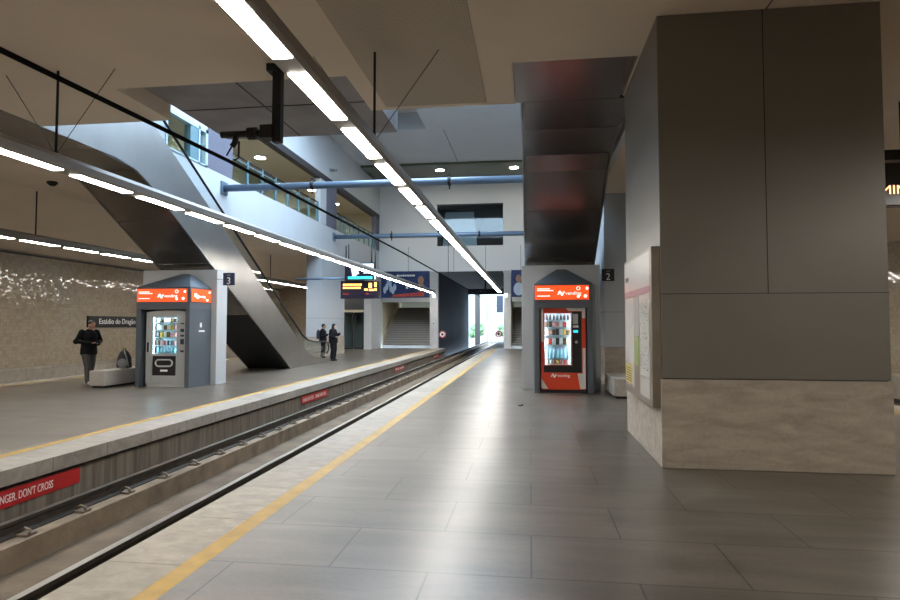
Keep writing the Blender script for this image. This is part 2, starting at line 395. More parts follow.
# ------------------------------------------------------------------ outer walls and ceilings
WL, WR = -17.75, 11.2
S('wall_left', MB().box(WL - .3, WL, YN, YF, -.9, 5.3), M['tile_l'])
S('baseboard_left', MB().box(WL, WL + .03, YN, YF, -.75, .1), M['dado'])
S('trim_9', MB().box(WL, WL + .05, YN, YF, 4.07, 4.13), M['dark_beam'])
S('wall_right', MB().box(WR, WR + .3, YN, YF, -.9, 5.3), M['tile_l'])
S('baseboard_right', MB().box(WR - .03, WR, YN, YF, -.75, .1), M['dado'])
S('wall_back', MB().box(WL - .3, WR + .3, YN - .3, YN, -.9, 5.4), M['tile_b'])
ZT = 6.35   # top of the deck slabs
def ceil(x0, x1, y0, y1, z=CZ, m='ceil', top=ZT): S('ceiling', MB().box(x0, x1, y0, y1, z, top), M[m])
S('ceiling', MB().prism([(WL - .3, 4.13), (-12.8, CZ), (-12.8, ZT), (WL - .3, ZT)], 'y', YN, YF), M['ceil'])
S('ceiling', MB().prism([(WR + .3, 4.13), (WR + .3, ZT), (6.2, ZT), (6.2, CZ)], 'y', YN, YF), M['ceil'])
ceil(-12.8, -10.62, YN, YF)
ceil(-10.62, -8.68, YN, 8.08)
ceil(-8.68, -6.2, YN, 9.6)
ceil(-6.2, -2.6, YN, 8.2)
ceil(-6.2, -2.6, 8.2, 11.6, 5.45, 'soffit')
ceil(-2.6, -.22, YN, 9.6)
ceil(-.22, 1.46, YN, 8.08)
ceil(1.46, 6.2, YN, 9.5)
ceil(1.87, 6.2, 9.5, YF)
S('ceiling', MB().box(-2.31, -.67, YN, 9.45, CZ - .012, CZ + .01), M['perf'])
S('trim_10', MB().box(-4.62, -4.6, 8.22, 11.58, 5.44, 5.452), M['dark_beam'])
S('trim_11', MB().box(-6.18, -2.62, 9.9, 9.92, 5.44, 5.452), M['dark_beam'])
S('trim_12', MB().box(2.655, 2.67, YN, 7.05, CZ - .003, CZ + .01), M['joint'])

# ------------------------------------------------------------------ atrium shell
AL, AR, AT = -10.5, 1.75, 11.6
YU = 2.0
S('wall_left', MB().box(AL - .25, AL, 9.6, YF, CZ + .01, 6.78), M['white_blue'])                # parapet
S('wall_left', MB().box(AL - .25, AL, YU, 16.0, ZT, AT), M['white_blue'])
S('wall_left', MB().box(AL - .25, AL, 16.0, 18.3, 8.0, AT), M['white_blue'])
S('wall_left', MB().box(AL - .25, AL, 18.3, 20.0, 6.78, 9.3), M['purple'])
S('wall_left', MB().box(AL - .25, AL, 18.3, 20.0, 9.3, AT), M['white_blue'])
S('wall_left', MB().box(AL - .25, AL + .02, 20.0, YF, 9.35, AT), M['white_blue'])
S('trim_13', MB().box(AL - .3, AL + .03, 20.0, YF, 9.05, 9.35), M['dark_beam'])
S('column', MB().box(AL - .25, AL + .02, 29.0, 29.9, 6.78, 9.05), M['white_blue'])
S('column', MB().box(AL - .25, AL + .01, 29.9, 31.6, 6.78, 9.05), M['purple'])
S('column', MB().box(AL - .25, AL + .02, 39.9, YF, 6.78, 9.05), M['purple'])
S('floor', MB().box(-14.2, AL - .25, 14, YF, ZT, 6.6), M['floor'])
S('wall_corridor', MB().box(-14.4, -14.2, 14, YF, 6.4, 9.4), M['upper_plaster'])
S('wall_corridor', MB().box(-14.2, AL - .25, 13.8, 14, 6.4, 9.4), M['upper_plaster'])
S('ceiling', MB().box(-14.4, AL - .25, 13.8, YF, 9.4, 9.6), M['upper_plaster'])
S('wall_right', MB().box(AR, AR + .25, 9.5, YF, CZ + .01, AT), M['white_blue'])
S('wall_right', MB().box(AR, AR + .25, YU, 9.5, ZT, AT), M['white_blue'])
S('wall_near', MB().box(AL - .25, AR + .25, YU - .25, YU, ZT, AT), M['white_blue'])
# roof with one long rooflight and a shallow closed coffer further on
RX0, RX1, RY0, RY1 = -8.6, -.6, 13.5, 26.3
QX0, QX1, QY0, QY1 = -7.0, -5.2, 26.7, 29.8
S('ceiling', MB().box(AL - .25, AR + .25, YU - .25, RY0, AT, AT + .4), M['white_blue'])
S('ceiling', MB().box(AL - .25, RX0, RY0, RY1, AT, AT + .4), M['white_blue'])
S('ceiling', MB().box(RX1, AR + .25, RY0, RY1, AT, AT + .4), M['white_blue'])
S('ceiling', MB().box(AL - .25, AR + .25, RY1, QY0, AT, AT + .4), M['white_blue'])
S('ceiling', MB().box(AL - .25, QX0, QY0, QY1, AT, AT + .4), M['white_blue'])
S('ceiling', MB().box(QX1, AR + .25, QY0, QY1, AT, AT + .4), M['white_blue'])
S('ceiling', MB().box(AL - .25, AR + .25, QY1, YF + .3, AT, AT + .4), M['white_blue'])
for a in (QX0 - .2, QX1): S('wall_coffer', MB().box(a, a + .2, QY0 - .2, QY1 + .2, AT + .4, AT + .9), M['white_blue'])
for a in (QY0 - .2, QY1): S('wall_coffer', MB().box(QX0, QX1, a, a + .2, AT + .4, AT + .9), M['white_blue'])
S('ceiling', MB().box(QX0 - .2, QX1 + .2, QY0 - .2, QY1 + .2, AT + .9, AT + 1.1), M['white_blue'])  # lid added to shut out the sky, so the coffer stays dim
S('wall_corridor', MB().box(-14.4, AL - .25, YF - .05, YF + .2, 6.4, 9.5), M['upper_plaster'])
S('ceiling', MB().box(AL, AR, 36.2, YF, AT - .14, AT), M['green_black'])
S('trim_14', MB().box(-4.35, -4.32, QY1 + .2, 36.2, AT - .004, AT + .01), M['joint'])

# far wall
S('wall_far', MB().box(AL - .25, -6.38, YF, YF + .3, CZ, AT), M['far_white'])
S('wall_far', MB().box(-1.79, AR + .25, YF, YF + .3, CZ, AT), M['far_white'])
S('wall_far', MB().box(-6.38, -1.79, YF, YF + .3, 9.95, AT), M['far_white'])
S('wall_far', MB().box(-6.38, -1.79, YF, YF + .3, CZ + .14, 7.07), M['far_white'])
for x in (-8.4, -5.2, -3.0, -.6):
    S('trim_15', MB().box(x - .012, x + .012, YF - .004, YF + .01, 5.34, 7.05), M['joint'])
S('wall_far', MB().box(-10.32, -6.86, YF, YF + .3, 3.47, CZ), M['grey_panel'])
S('column', MB().box(-6.86, -6.3, YF - .08, YF + .5, -.75, CZ + .14), M['light_pillar'])
S('column', MB().box(-1.76, -1.29, YF - .08, YF + .5, -.75, CZ + .14), M['light_pillar'])
S('column', MB().box(-10.82, -10.32, 38.4, YF + .3, 0, CZ), M['light_pillar'])
S('wall_far', MB().box(-1.29, AR + .25, YF, YF + .3, 3.47, CZ), M['grey_panel'])
S('wall_far', MB().box(1.5, WR + .3, YF, YF + .3, -.9, CZ + .2), M['tile_b'])
S('wall_far', MB().box(WL - .3, -12.4, YF, YF + .3, -.9, CZ + .2), M['tile_b'])
S('wall_far', MB().box(-12.4, -10.8, YF, YF + .3, 0, CZ), M['grey_panel'])
# the dark window in the far wall
w1 = S('window_1', MB().box(-6.38, -1.79, YF + 1.8, YF + 1.9, 7.0, 10.0).box(-6.48, -6.38, YF + .3, YF + 1.9, 7, 10).box(-1.79, -1.69, YF + .3, YF + 1.9, 7, 10).box(-6.48, -1.69, YF + .3, YF + 1.9, 6.97, 7.07).box(-6.48, -1.69, YF + .3, YF + 1.9, 9.95, 10.05), M['maroon'])
MB().prism([(-6.2, 7.1), (-6.0, 9.7), (-3.95, 9.7), (-3.7, 7.1)], 'y', YF + 1.5, YF + 1.6).build('panel', M['blue_interior'], w1)
MB().prism([(-4.6, 7.1), (-4.55, 8.5), (-3.9, 8.5), (-3.7, 7.1)], 'y', YF + 1.4, YF + 1.5).build('panel', M['poster_pale'], w1)
MB().box(-6.38, -1.79, YF + .08, YF + .1, 7.07, 9.95).build('pane', M['glass'], w1)
MB().box(-6.4, -1.77, YF - .01, YF + .02, 9.9, 9.98).build('frame', M['dark_beam'], w1)

# tunnel
S('wall_tunnel', MB().box(-6.7, -6.3, YF + .3, 62, -.9, 5.4), M['tunnel'])
S('wall_tunnel', MB().box(-1.7, -1.4, YF + .3, 62, -.9, 5.4), M['tunnel'])
S('ceiling', MB().box(-6.7, -1.3, YF + .3, 62, 5.31, 5.7), M['tunnel_ceil'])
S('wall_tunnel', MB().box(-6.7, -1.3, 61.6, 62, 4.75, 5.4), M['tunnel'])
S('floor', MB().box(-2.9, -1.7, YF, 62, -.2, -.02), M['coping'])

# stairs at the far end
def stairs(x0, x1, label, wall_left=True):
    s = thing('staircase', ((x0 + x1) / 2, YF, 0), label, 'stairs')
    m = MB(); n = MB()
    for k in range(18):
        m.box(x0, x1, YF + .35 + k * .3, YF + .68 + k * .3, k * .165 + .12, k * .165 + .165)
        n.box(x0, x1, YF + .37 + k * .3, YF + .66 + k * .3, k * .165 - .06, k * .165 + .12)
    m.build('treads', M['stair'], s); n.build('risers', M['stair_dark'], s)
    MB().tube([(x0 + .12, YF + .4, 1.0), (x0 + .12, YF + 5.6, 3.86)], .03, 8).build('handrail', M['steel'], s)
    return s
stairs(-10.3, -6.88, 'stone staircase climbing beneath the wide blue poster')
stairs(-1.28, 1.5, 'narrow glimpse of stairs beside the kiosk with the orange vending machine')
for a, b in ((-10.32, -10.3), (-6.88, -6.86), (1.48, 1.5), (-1.29, -1.28)):
    S('wall_stair', MB().box(a - .1 if a in (-10.32, -1.29) else a, b if a in (-10.32, -1.29) else b + .1, YF + .3, 48, -.2, 6.0), M['stair_wall'])
for a, b in ((-10.4, -6.8), (-1.3, 1.6)):
    S('wall_stair', MB().box(a, b, 47.6, 47.9, 0, 6.0), M['stair_back'])
    S('ceiling', MB().box(a, b, YF + .3, 48, 5.6, 5.8), M['ceil'])
    S('trim_16', MB().box(a + .1, b - .08, YF - .03, YF + .1, 3.2, 3.47), M['grey_panel'])

# ------------------------------------------------------------------ outside
S('exterior_ground', MB().box(-60, 60, 62, 140, -1.0, -.8), M['ext_ground'])
S('exterior_path', MB().box(-2.9, 12, 62, 100, -.8, -.25), M['ext_ground'])
bd = thing('building', (-2, 86, -.8), 'pale building seen through the bright tunnel mouth', 'building')
MB().box(-22, 12, 86, 96, -.8, 14).build('wall', M['ext_wall'], bd)
for k in range(4):
    for j in range(3):
        MB().box(-13.2 + k * 4.6, -12.1 + k * 4.6, 85.95, 86.05, 1.6 + j * 3.6, 3.6 + j * 3.6).build('window', M['ext_window'], bd)
cl = thing('canopy_column', (-5.95, 68, -.8), 'grey post standing outside the tunnel mouth', 'post')
MB().box(-6.2, -5.65, 68, 68.6, -.8, 5.2).build('shaft', M['joint'], cl)
MB().box(-6.9, -5.2, 67.9, 68.7, 5.2, 5.5).build('capital', M['joint'], cl)
sg = thing('hanging_banner', (-3.4, 68, -.3), 'dark blue banner on a pole in daylight beyond the tunnel', 'banner')
MB().box(-3.75, -3.0, 68, 68.06, 3.0, 4.9).build('cloth', M['ext_dark'], sg); MB().cyl((-2.95, 68.03, -.3), (-2.95, 68.03, 5.0), .05, 8).build('pole', M['grey_panel'], sg)
sp = thing('signal_post', (-5.1, 72, -.75), 'thin dark signal post standing beyond the tunnel mouth', 'signal')
MB().cyl((-5.1, 72, -.75), (-5.1, 72, 3.6), .06, 8).build('post', M['vend_dark'], sp); MB().box(-5.3, -4.95, 71.9, 72.1, 2.2, 4.4).build('head', M['vend_dark'], sp)
for k, (x, y, l) in enumerate(((-6.6, 76, 'small green shrub outside, left of the tunnel mouth'), (-3.2, 79, 'small green shrub outside, straight beyond the rails'))):
    tr = thing('shrub', (x, y, -.8), l, 'shrub')
    MB().cyl((x, y, -.8), (x, y, .6), .08, 8).build('stem', M['bark'], tr)
    m = MB()
    for q in range(22): m.ell((x + random.uniform(-.8, .8), y + random.uniform(-.6, .6), .9 + random.uniform(-.7, .7)), (.4, .4, .32), None, 8, 6)
    m.build('foliage', M['ext_leaf'], tr)

# ------------------------------------------------------------------ big pillars
def pillar(x0, x1, y0, y1, seamx=None, pm='metal_panel'):
    c = S('column', MB().box(x0, x1, y0, y1, 1.0, CZ + .02), M[pm], .006)
    MB().box(x0 - .012, x1 + .012, y0 - .012, y1 + .012, 0, .99).build('base', M['stone_base'], c, bevel=.008)
    MB().box(x0 + .02, x1 - .02, y0 + .02, y1 - .02, .985, 1.002).build('joint', M['joint'], c)
    MB().box(x0 - .002, x1 + .002, y0 - .002, y1 + .002, 1.948, 1.956).build('joint', M['joint'], c)
    if seamx: MB().box(seamx - .005, seamx + .005, y0 - .002, y0 + .02, 1.95, CZ).build('joint', M['joint'], c)
    return c
pillar(1.47, 3.85, 7.05, 9.45, 2.62)
pillar(2.0, 4.4, 16.6, 19.0, None, 'block')  # paler bluish panel than the front pillar, standing in for skylight on it
pillar(-11.25, -10.45, 29.2, 33.0, None, 'block')
pillar(2.0, 4.4, 29.2, 32)

# ------------------------------------------------------------------ strip lights
def strip(x, z, label, y0=YN + .1, y1=40.6, first=None, hang=(1.2, 7.5), ceilz=CZ, stays=True, phase=4.90, far=False):
    s = thing('strip_light', (x, y0, z), label, 'light')
    hx = .1
    prof = [(-hx, 0), (hx, 0), (hx + .035, .03), (hx + .035, .13), (hx - .02, .2), (-hx + .02, .2), (-hx - .035, .13), (-hx - .035, .03)]
    MB().prism([(x + u, z + w) for u, w in prof], 'y', y0, y1).build('housing', M['housing'], s)
    y = phase - 1.48 * int((phase - y0) / 1.48)
    n = 0
    while y + 1.17 < y1:
        MB().box(x - .082, x + .082, y, y + 1.17, z - .008, z + .02).build('diffuser', M['lamp'], s)
        y += 1.48
    for hy in hang:
        MB().cyl((x, hy, z + .18), (x, hy, ceilz), .017, 8).build('hanger_rod', M['black_metal'], s)
        for d in (-.85, .85) if stays else ():
            MB().cyl((x, hy, z + .2), (x + d, hy + .03, ceilz), .005, 6).build('stay_cable', M['black_metal'], s)
    return s
strip(-1.99, 3.78, 'long suspended strip light over the near platform edge')
strip(-6.56, 3.78, 'suspended strip light over the far platform edge, facing the near strip')
strip(-12.95, 3.78, 'far strip light hanging in front of the tiled wall', hang=(1.2, 7.6, 14.2, 28.7), ceilz=CZ, stays=False)
strip(6.4, 3.78, 'strip light of the platform side hidden behind the big pillar', hang=(1.2,))

# ------------------------------------------------------------------ escalators
def incl(y): return 4.63 - .582 * (y - 15.76)
def escalator(x0, x1, nx0, nx1, label):
    e = thing('escalator', ((x0 + x1) / 2, 22, 0), label, 'escalator')
    low = [(9.6, 5.19), (11.6, 5.18), (12.3, 5.08), (12.8, 4.86), (21.2, 0.0)]
    top = [(25.7, 0.0), (25.7, .12), (24.6, .16), (23.9, .24), (23.3, .38), (22.8, incl(22.8)), (13.0, incl(13.0)), (12.6, 6.42), (12.1, 6.5), (9.6, 6.5)]
    side = low + top
    MB().prism(side, 'x', x1 - .06, x1).build('side_panel', M['steel'], e)
    MB().prism(side, 'x', x0, x0 + .06).build('side_panel', M['steel'], e)
    u = MB()
    ys = [8.1, 9.62, 11.0, 12.3, 13.9, 15.5, 17.1, 18.7, 20.2, 21.2]
    def uz(y):
        for (a, za), (b, zb) in zip([(8.0, 5.19)] + low[:-1], low):
            if a <= y <= b: return za + (zb - za) * (y - a) / (b - a)
        return low[-1][1]
    # soffit sheets with open joints between them
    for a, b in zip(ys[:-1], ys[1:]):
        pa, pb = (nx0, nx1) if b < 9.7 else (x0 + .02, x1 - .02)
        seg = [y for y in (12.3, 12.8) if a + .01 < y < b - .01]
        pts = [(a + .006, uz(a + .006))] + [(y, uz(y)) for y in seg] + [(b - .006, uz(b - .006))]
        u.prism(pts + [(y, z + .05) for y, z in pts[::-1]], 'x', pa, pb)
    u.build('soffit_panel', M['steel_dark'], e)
    low2 = [(y, z + .06) for y, z in [(8.12, 5.19)] + low[:-1]] + [(21.1, .02)]
    core = low2 + [(25.6, .02), (25.6, .06), (24.2, .06), (23.2, .2), (13.0, incl(13.0) - .25), (12.3, 6.3), (8.12, 6.3)]
    MB().prism(core, 'x', max(x0 + .07, nx0), min(x1 - .07, nx1)).build('truss', M['black_metal'], e)
    st = MB(); y = 12.9
    while y < 23.0:
        z = incl(y) - .24
        st.box(x0 + .25, x1 - .25, y - .02, y + .40, z - .2, z - .03); y += .40
    st.box(x0 + .25, x1 - .25, 23.0, 25.6, .05, .09); st.box(x0 + .25, x1 - .25, 9.7, 12.9, 6.2, 6.33)
    st.build('steps', M['rail'], e)
    hr = [(9.7, 7.30), (12.0, 7.30), (12.6, 7.12), (13.2, 6.75), (14.42, 6.02), (15.86, 5.17), (18.73, 3.48), (20.64, 2.36), (21.78, 1.70), (22.6, 1.22), (23.2, 1.0), (24.08, .90), (25.3, .88), (25.62, .82), (25.76, .66), (25.72, .48), (25.5, .36)]
    for xx in (x1 - .12, x0 + .12):
        g = [(9.7, 6.5), (9.7, 7.28)] + hr[1:12] + [(25.4, .88), (25.6, .7), (25.5, .4), (24.6, .16), (23.9, .24), (23.3, .38), (22.8, incl(22.8)), (13.0, incl(13.0)), (12.6, 6.42), (12.1, 6.5)]
        MB().prism(g, 'x', xx - .006, xx + .006).build('glass_balustrade', M['glass_esc'], e)
        MB().tube([(xx, a, b) for a, b in hr], .04, 8, flat=.7).build('handrail', M['black'], e)
        dk = [(24.6, .16), (23.9, .24), (23.3, .38), (22.8, incl(22.8)), (13.0, incl(13.0)), (12.6, 6.42), (12.1, 6.5), (9.7, 6.5)]
        MB().tube([(xx, a, b + .005) for a, b in dk], .022, 6).build('deck_trim', M['black_metal'], e)
    return e
eL = escalator(-10.42, -8.74, -10.42, -8.74, 'steel escalator behind the kiosk with the silver vending machine')
eR = escalator(-.14, 1.66, -.215, 1.42, 'escalator overhead above the kiosk with the orange vending machine')

# ------------------------------------------------------------------ kiosk blocks and vending booths
S('wall_block', MB().box(-10.5, -8.34, 15.15, 15.7, 0, 3.09), M['block'], .01)
S('wall_block', MB().box(-.2, 1.72, 15.15, 15.7, 0, 3.09), M['block'], .01)

def logo(parent, x, y, z, s, mt, rot=0):
    """zig-zag mark and the word beside it"""
    m = MB(); c, sn = math.cos(rot), math.sin(rot)
    pts = [(0, 0), (.35, .75), (.62, .75), (.9, .2), (1.12, .62), (1.4, .62), (1.02, -.2), (.74, -.2), (.48, .34), (.28, 0)]
    f = lambda u, w, d: (x + u * s * c - d * sn * -1, y + u * s * sn - d * c, z + w * s)
    n = len(pts); v = [f(u, w, 0) for u, w in pts] + [f(u, w, .004) for u, w in pts]
    m._add(v, [list(range(n)), list(range(n, 2 * n))] + [(i, (i + 1) % n, n + (i + 1) % n, n + i) for i in range(n)])
    m.build('logo', mt, parent)
    text('lettering', 'vending', s * .95, mt, parent, f(1.5, 0, .003), (PI / 2, 0, rot))

def booth(x0, x1, splay, label, apex):
    b = thing('vending_kiosk', ((x0 + x1) / 2, 14.9, 0), label, 'kiosk')
    yf, yb = 14.33, 15.14
    zc = 2.0
    # jambs, header and back
    MB().prism([(x0, yf), (x0 + .12, yf), (x0 + .12, yb), (x0 - splay[0], yb)], 'z', 0, zc).build('side_panel', M['booth'], b)
    MB().prism([(x1 - .12, yf), (x1, yf), (x1 + splay[1], yb), (x1 - .12, yb)], 'z', 0, zc).build('side_panel', M['booth'], b)
    MB().prism([(x0, yf), (x1, yf), (x1 + splay[1], yb), (x0 - splay[0], yb)], 'z', zc, 2.58).build('header', M['booth'], b, bevel=.006)
    MB().box(x0 + .12, x1 - .12, yb - .05, yb, 0, zc).build('back_panel', M['black_metal'], b)
    m = MB(); P = [(x0, yf, 2.58), (x1, yf, 2.58), (x1 + splay[1], yb, 2.58), (x0 - splay[0], yb, 2.58)]
    A = (apex - .12, yb - .03, 2.98); B = (apex + .12, yb - .03, 2.98)
    m._add(P + [A, B], [(0, 1, 5, 4), (1, 2, 5), (3, 0, 4), (2, 3, 4, 5), (0, 3, 2, 1)])
    m.build('roof', M['booth'], b)
    s = MB().box(x0 + .02, x1 - .08, yf - .02, yf, 2.20, 2.53).build('sign_panel', M['orange'], b)
    w = x1 - x0
    logo(b, x0 + w * .40, yf - .022, 2.31, .125, M['white_sign'])
    k = MB()
    for dz, l in ((2.44, .3), (2.40, .38), (2.27, .3)): k.box(x0 + .07, x0 + .07 + l, yf - .024, yf - .02, dz, dz + .022)
    k.build('lettering', M['white_sign'], b)
    for (u, z, r) in ((.76, 2.46, .04), (.91, 2.46, .045), (.76, 2.27, .045), (.88, 2.28, .05)):
        q = MB(); pts = [(x0 + w * u + math.cos(a) * r, yf - .024, z + math.sin(a) * r) for a in [2 * PI * i / 12 for i in range(13)]]
        (q.tube(pts, .009, 6) if r < .042 else q.disc((x0 + w * u, yf - .024, z), r * .8, 'y', 12)).build('logo', M['white_sign'], b)
    return b
bL = booth(-10.1, -8.62, (0, .13), 'blue grey kiosk housing the silver vending machine', -9.22)
bR = booth(.1, 1.45, (.02, .15), 'blue grey kiosk housing the orange vending machine', .78)
# side sign and plate on the far kiosk
ang = math.atan2(.81, .13); ux, uy = math.cos(ang), math.sin(ang)
def sidept(t, z, off=.01): return (-8.62 + ux * t + uy * off, 14.33 + uy * t - ux * off, z)
def sideplate(name, t0, t1, z0, z1, m, o0=.002, o1=.02):
    v = [sidept(t, z, o) for o in (o0, o1) for z in (z0, z1) for t in (t0, t1)]
    return MB()._add(v, [(0, 1, 3, 2), (4, 6, 7, 5), (0, 4, 5, 1), (2, 3, 7, 6), (0, 2, 6, 4), (1, 5, 7, 3)]).build(name, m, bL)
sideplate('sign_panel', .04, .78, 2.20, 2.53, M['orange'])
sideplate('logo', .14, .22, 2.32, 2.42, M['white_sign'], .02, .024); sideplate('logo', .22, .3, 2.28, 2.38, M['white_sign'], .02, .024)
text('lettering', 'vending', .1, M['white_sign'], bL, sidept(.31, 2.31, .021), (PI / 2, 0, ang), sx=.8)
sideplate('logo', .68, .74, 2.44, 2.49, M['white_sign'], .02, .024); sideplate('logo', .6, .66, 2.23, 2.28, M['white_sign'], .02, .024)
sideplate('lettering', .34, .56, 1.42, 1.46, M['white_paint'], .0, .006)
sideplate('logo', .38, .45, 1.54, 1.66, M['white_paint'], .0, .006)

def frame_box(m, x0, x1, z0, z1, wx0, wx1, wz0, wz1, y0, y1):
    m.box(x0, wx0, y0, y1, z0, z1).box(wx1, x1, y0, y1, z0, z1).box(wx0, wx1, y0, y1, z0, wz0).box(wx0, wx1, y0, y1, wz1, z1)
    return m
bottle_me = bag_me = None
def product(kind, loc, h, m1, m2, label, group):
    if kind == 'bottle':
        mb = MB().tube([(0, 0, 0), (0, 0, h * .6), (0, 0, h * .78), (0, 0, h * .86), (0, 0, h * .94)], [.03, .03, .022, .012, .012], 10)
        o = mb.build('drink_bottle', m1); MB().cyl((0, 0, h * .93), (0, 0, h), .014, 8).build('cap', m2, o, local=True)
        cat = 'bottle'
    elif kind == 'can':
        o = MB().tube([(0, 0, 0), (0, 0, .006), (0, 0, h * .92), (0, 0, h)], [.026, .031, .031, .026], 12).build('drink_can', m1); cat = 'can'
    else:
        mb = MB()
        w = .04
        mb._add([(-w, 0, 0), (w, 0, 0), (w, 0, h), (-w, 0, h), (-w * .8, -.025, h * .2), (w * .8, -.025, h * .2), (w * .8, -.025, h * .8), (-w * .8, -.025, h * .8), (-w * .8, .025, h * .2), (w * .8, .025, h * .2), (w * .8, .025, h * .8), (-w * .8, .025, h * .8)],
                [(0, 1, 5, 4), (1, 2, 6, 5), (2, 3, 7, 6), (3, 0, 4, 7), (4, 5, 6, 7), (1, 0, 8, 9), (2, 1, 9, 10), (3, 2, 10, 11), (0, 3, 11, 8), (9, 8, 11, 10)])
        o = mb.build('snack_packet', m1); cat = 'snack'
    o.location = loc
    return tag(o, label, cat, group)

def machine(x0, x1, zt, wx0, wx1, wz0, wz1, rows, orange, label, who):
    v = thing('vending_machine', ((x0 + x1) / 2, 14.9, 0), label, 'vending machine')
    y0 = 14.42
    fm = M['vend_orange'] if orange else M['vend_grey']
    z0 = .08
    frame_box(MB(), x0, x1, z0, zt, wx0, wx1, wz0, wz1, y0, y0 + .06).build('door', fm, v, bevel=.008)
    b = MB().box(x0, x0 + .04, y0 + .06, 15.05, z0, zt).box(x1 - .04, x1, y0 + .06, 15.05, z0, zt).box(x0, x1, y0 + .06, 15.3, zt - .04, zt).box(x0, x1, y0 + .06, 15.05, z0, z0 + .04).box(x0, x1, 15.01, 15.05, z0, zt)
    b.build('cabinet', M['vend_dark'], v)
    MB().box(wx0 - .02, wx1 + .02, 14.93, 14.95, wz0, wz1).build('liner', M['shelf'], v)
    MB().box(x0 + .03, x1 - .03, y0 + .03, 15.0, 0, z0).build('plinth', M['black_metal'], v)
    MB().box(wx0, wx1, y0 + .02, y0 + .026, wz0, wz1).build('glass_pane', M['glass'], v)
    MB().box(wx0 + .01, wx1 - .01, y0 + .065, y0 + .085, wz1 + .004, wz1 + .026).build('cabinet_lamp', M['vend_lamp'], v)
    for xa in (wx0 - .03, wx1 + .008): MB().box(xa, xa + .022, y0 + .065, y0 + .085, wz0, wz1).build('cabinet_lamp', M['vend_lamp'], v)
    for i, (zs, kind, h) in enumerate(rows):
        MB().box(wx0, wx1, y0 + .09, 14.95, zs - .02, zs).build('shelf', M['shelf'], v)
        n = 7
        for k in range(n):
            xx = wx0 + .06 + (wx1 - wx0 - .12) * k / (n - 1)
            if kind == 'bottle': m1, m2 = M['water'], M['cap']
            elif kind == 'cola': m1, m2 = M['cola'], PROD[1]
            else: m1 = random.choice(PROD); m2 = None
            kd = 'bottle' if kind in ('bottle', 'cola') else kind
            nm = {'bottle': 'pale water bottle' if kind == 'bottle' else 'dark drink bottle', 'can': 'drink can', 'bag': 'snack packet'}[kd]
            row = ['top', 'second', 'third', 'fourth', 'fifth', 'bottom'][i] if i < len(rows) - 1 else 'bottom'
            product(kd, (xx, y0 + .17, zs + .001), h * random.uniform(.88, 1.04) if kd == 'bag' else h, m1, m2,
                    '%s on the %s shelf inside the %s vending machine' % (nm, row, who), '%s shelf products in the %s machine' % (row, who))
    return v
vL = machine(-9.88, -8.72, 1.93, -9.70, -9.02, .86, 1.80, [(1.66, 'bag', .12), (1.47, 'bag', .14), (1.28, 'bag', .14), (1.07, 'can', .125), (.88, 'bottle', .15)], False,
             'silver vending machine with an arched top and black delivery hatch', 'silver')
y0 = 14.42
MB().prism([(-9.88, 1.93), (-8.72, 1.93), (-8.95, 1.965), (-9.30, 1.98), (-9.65, 1.965)], 'y', y0, y0 + .06).build('door_arch', M['vend_grey'], vL)
MB().box(-9.68, -9.04, y0 - .006, y0, .30, .80).build('hatch', M['sign_black'], vL)
pts = [(-9.36 + math.copysign(.14, math.cos(a)) + .09 * math.cos(a), y0 - .012, .62 + .085 * math.sin(a)) for a in [2 * PI * i / 24 for i in range(25)]]
MB().tube(pts, .022, 8).build('hatch_ring', M['vend_grey'], vL)
MB().box(-9.46, -9.26, y0 - .01, y0 - .006, .40, .45).build('sticker', M['white_paint'], vL)
for z, h in ((1.62, .03), (1.42, .08), (1.3, .05), (1.1, .14), (.9, .05)):
    MB().box(-8.92, -8.82, y0 - .008, y0, z, z + h).build('keypad', M['sign_blue'], vL)
MB().box(-9.83, -9.80, y0 - .03, y0, .9, 1.15).build('handle', M['black_metal'], vL)
MB().box(-9.85, -8.75, y0 + .001, y0 + .05, .005, .075).build('vent', M['vend_grey'], vL)

vR = machine(.25, 1.30, 2.02, .34, .96, .66, 1.88, [(1.72, 'cola', .14), (1.55, 'bag', .13), (1.36, 'bag', .14), (1.13, 'bag', .16), (.82, 'bottle', .23), (.67, 'can', .1)], True,
             'orange and white vending machine with a black touch column', 'orange')
MB().box(.98, 1.2, y0 - .006, y0, .48, 1.92).build('control_column', M['sign_black'], vR)
MB().box(.32, .98, y0 - .006, y0, .48, .65).build('hatch', M['sign_black'], vR)
MB().prism([(.84, 2.0), (1.29, 2.0), (1.29, 1.76), (1.22, 1.76), (1.22, 1.93), (.90, 1.93)], 'y', y0 - .005, y0).build('decal', M['vend_white'], vR)
MB().prism([(1.22, 1.06), (1.29, 1.06), (1.29, .1), (1.16, .1), (1.10, .46), (1.22, .46)], 'y', y0 - .005, y0).build('decal', M['vend_white'], vR)
MB().prism([(.26, 2.0), (.31, 2.0), (.31, 1.2), (.26, 1.2)], 'y', y0 - .005, y0).build('decal', M['vend_white'], vR)
MB().prism([(.26, .1), (.42, .1), (.26, .34)], 'y', y0 - .005, y0).build('decal', M['vend_white'], vR)
logo(vR, .48, y0 - .006, .38, .10, M['white_paint'])
MB().box(1.0, 1.12, y0 - .01, y0 - .006, 1.62, 1.86).build('keypad', M['vend_grey'], vR)
MB().box(1.01, 1.12, y0 - .01, y0 - .006, 1.42, 1.48).build('card_reader', M['cyan'], vR)
MB().box(1.0, 1.13, y0 - .01, y0 - .006, 1.54, 1.59).build('sticker', M['vend_white'], vR)
MB().disc((1.08, y0 - .012, 1.2), .035, 'y').build('coin_slot', M['vend_grey'], vR)

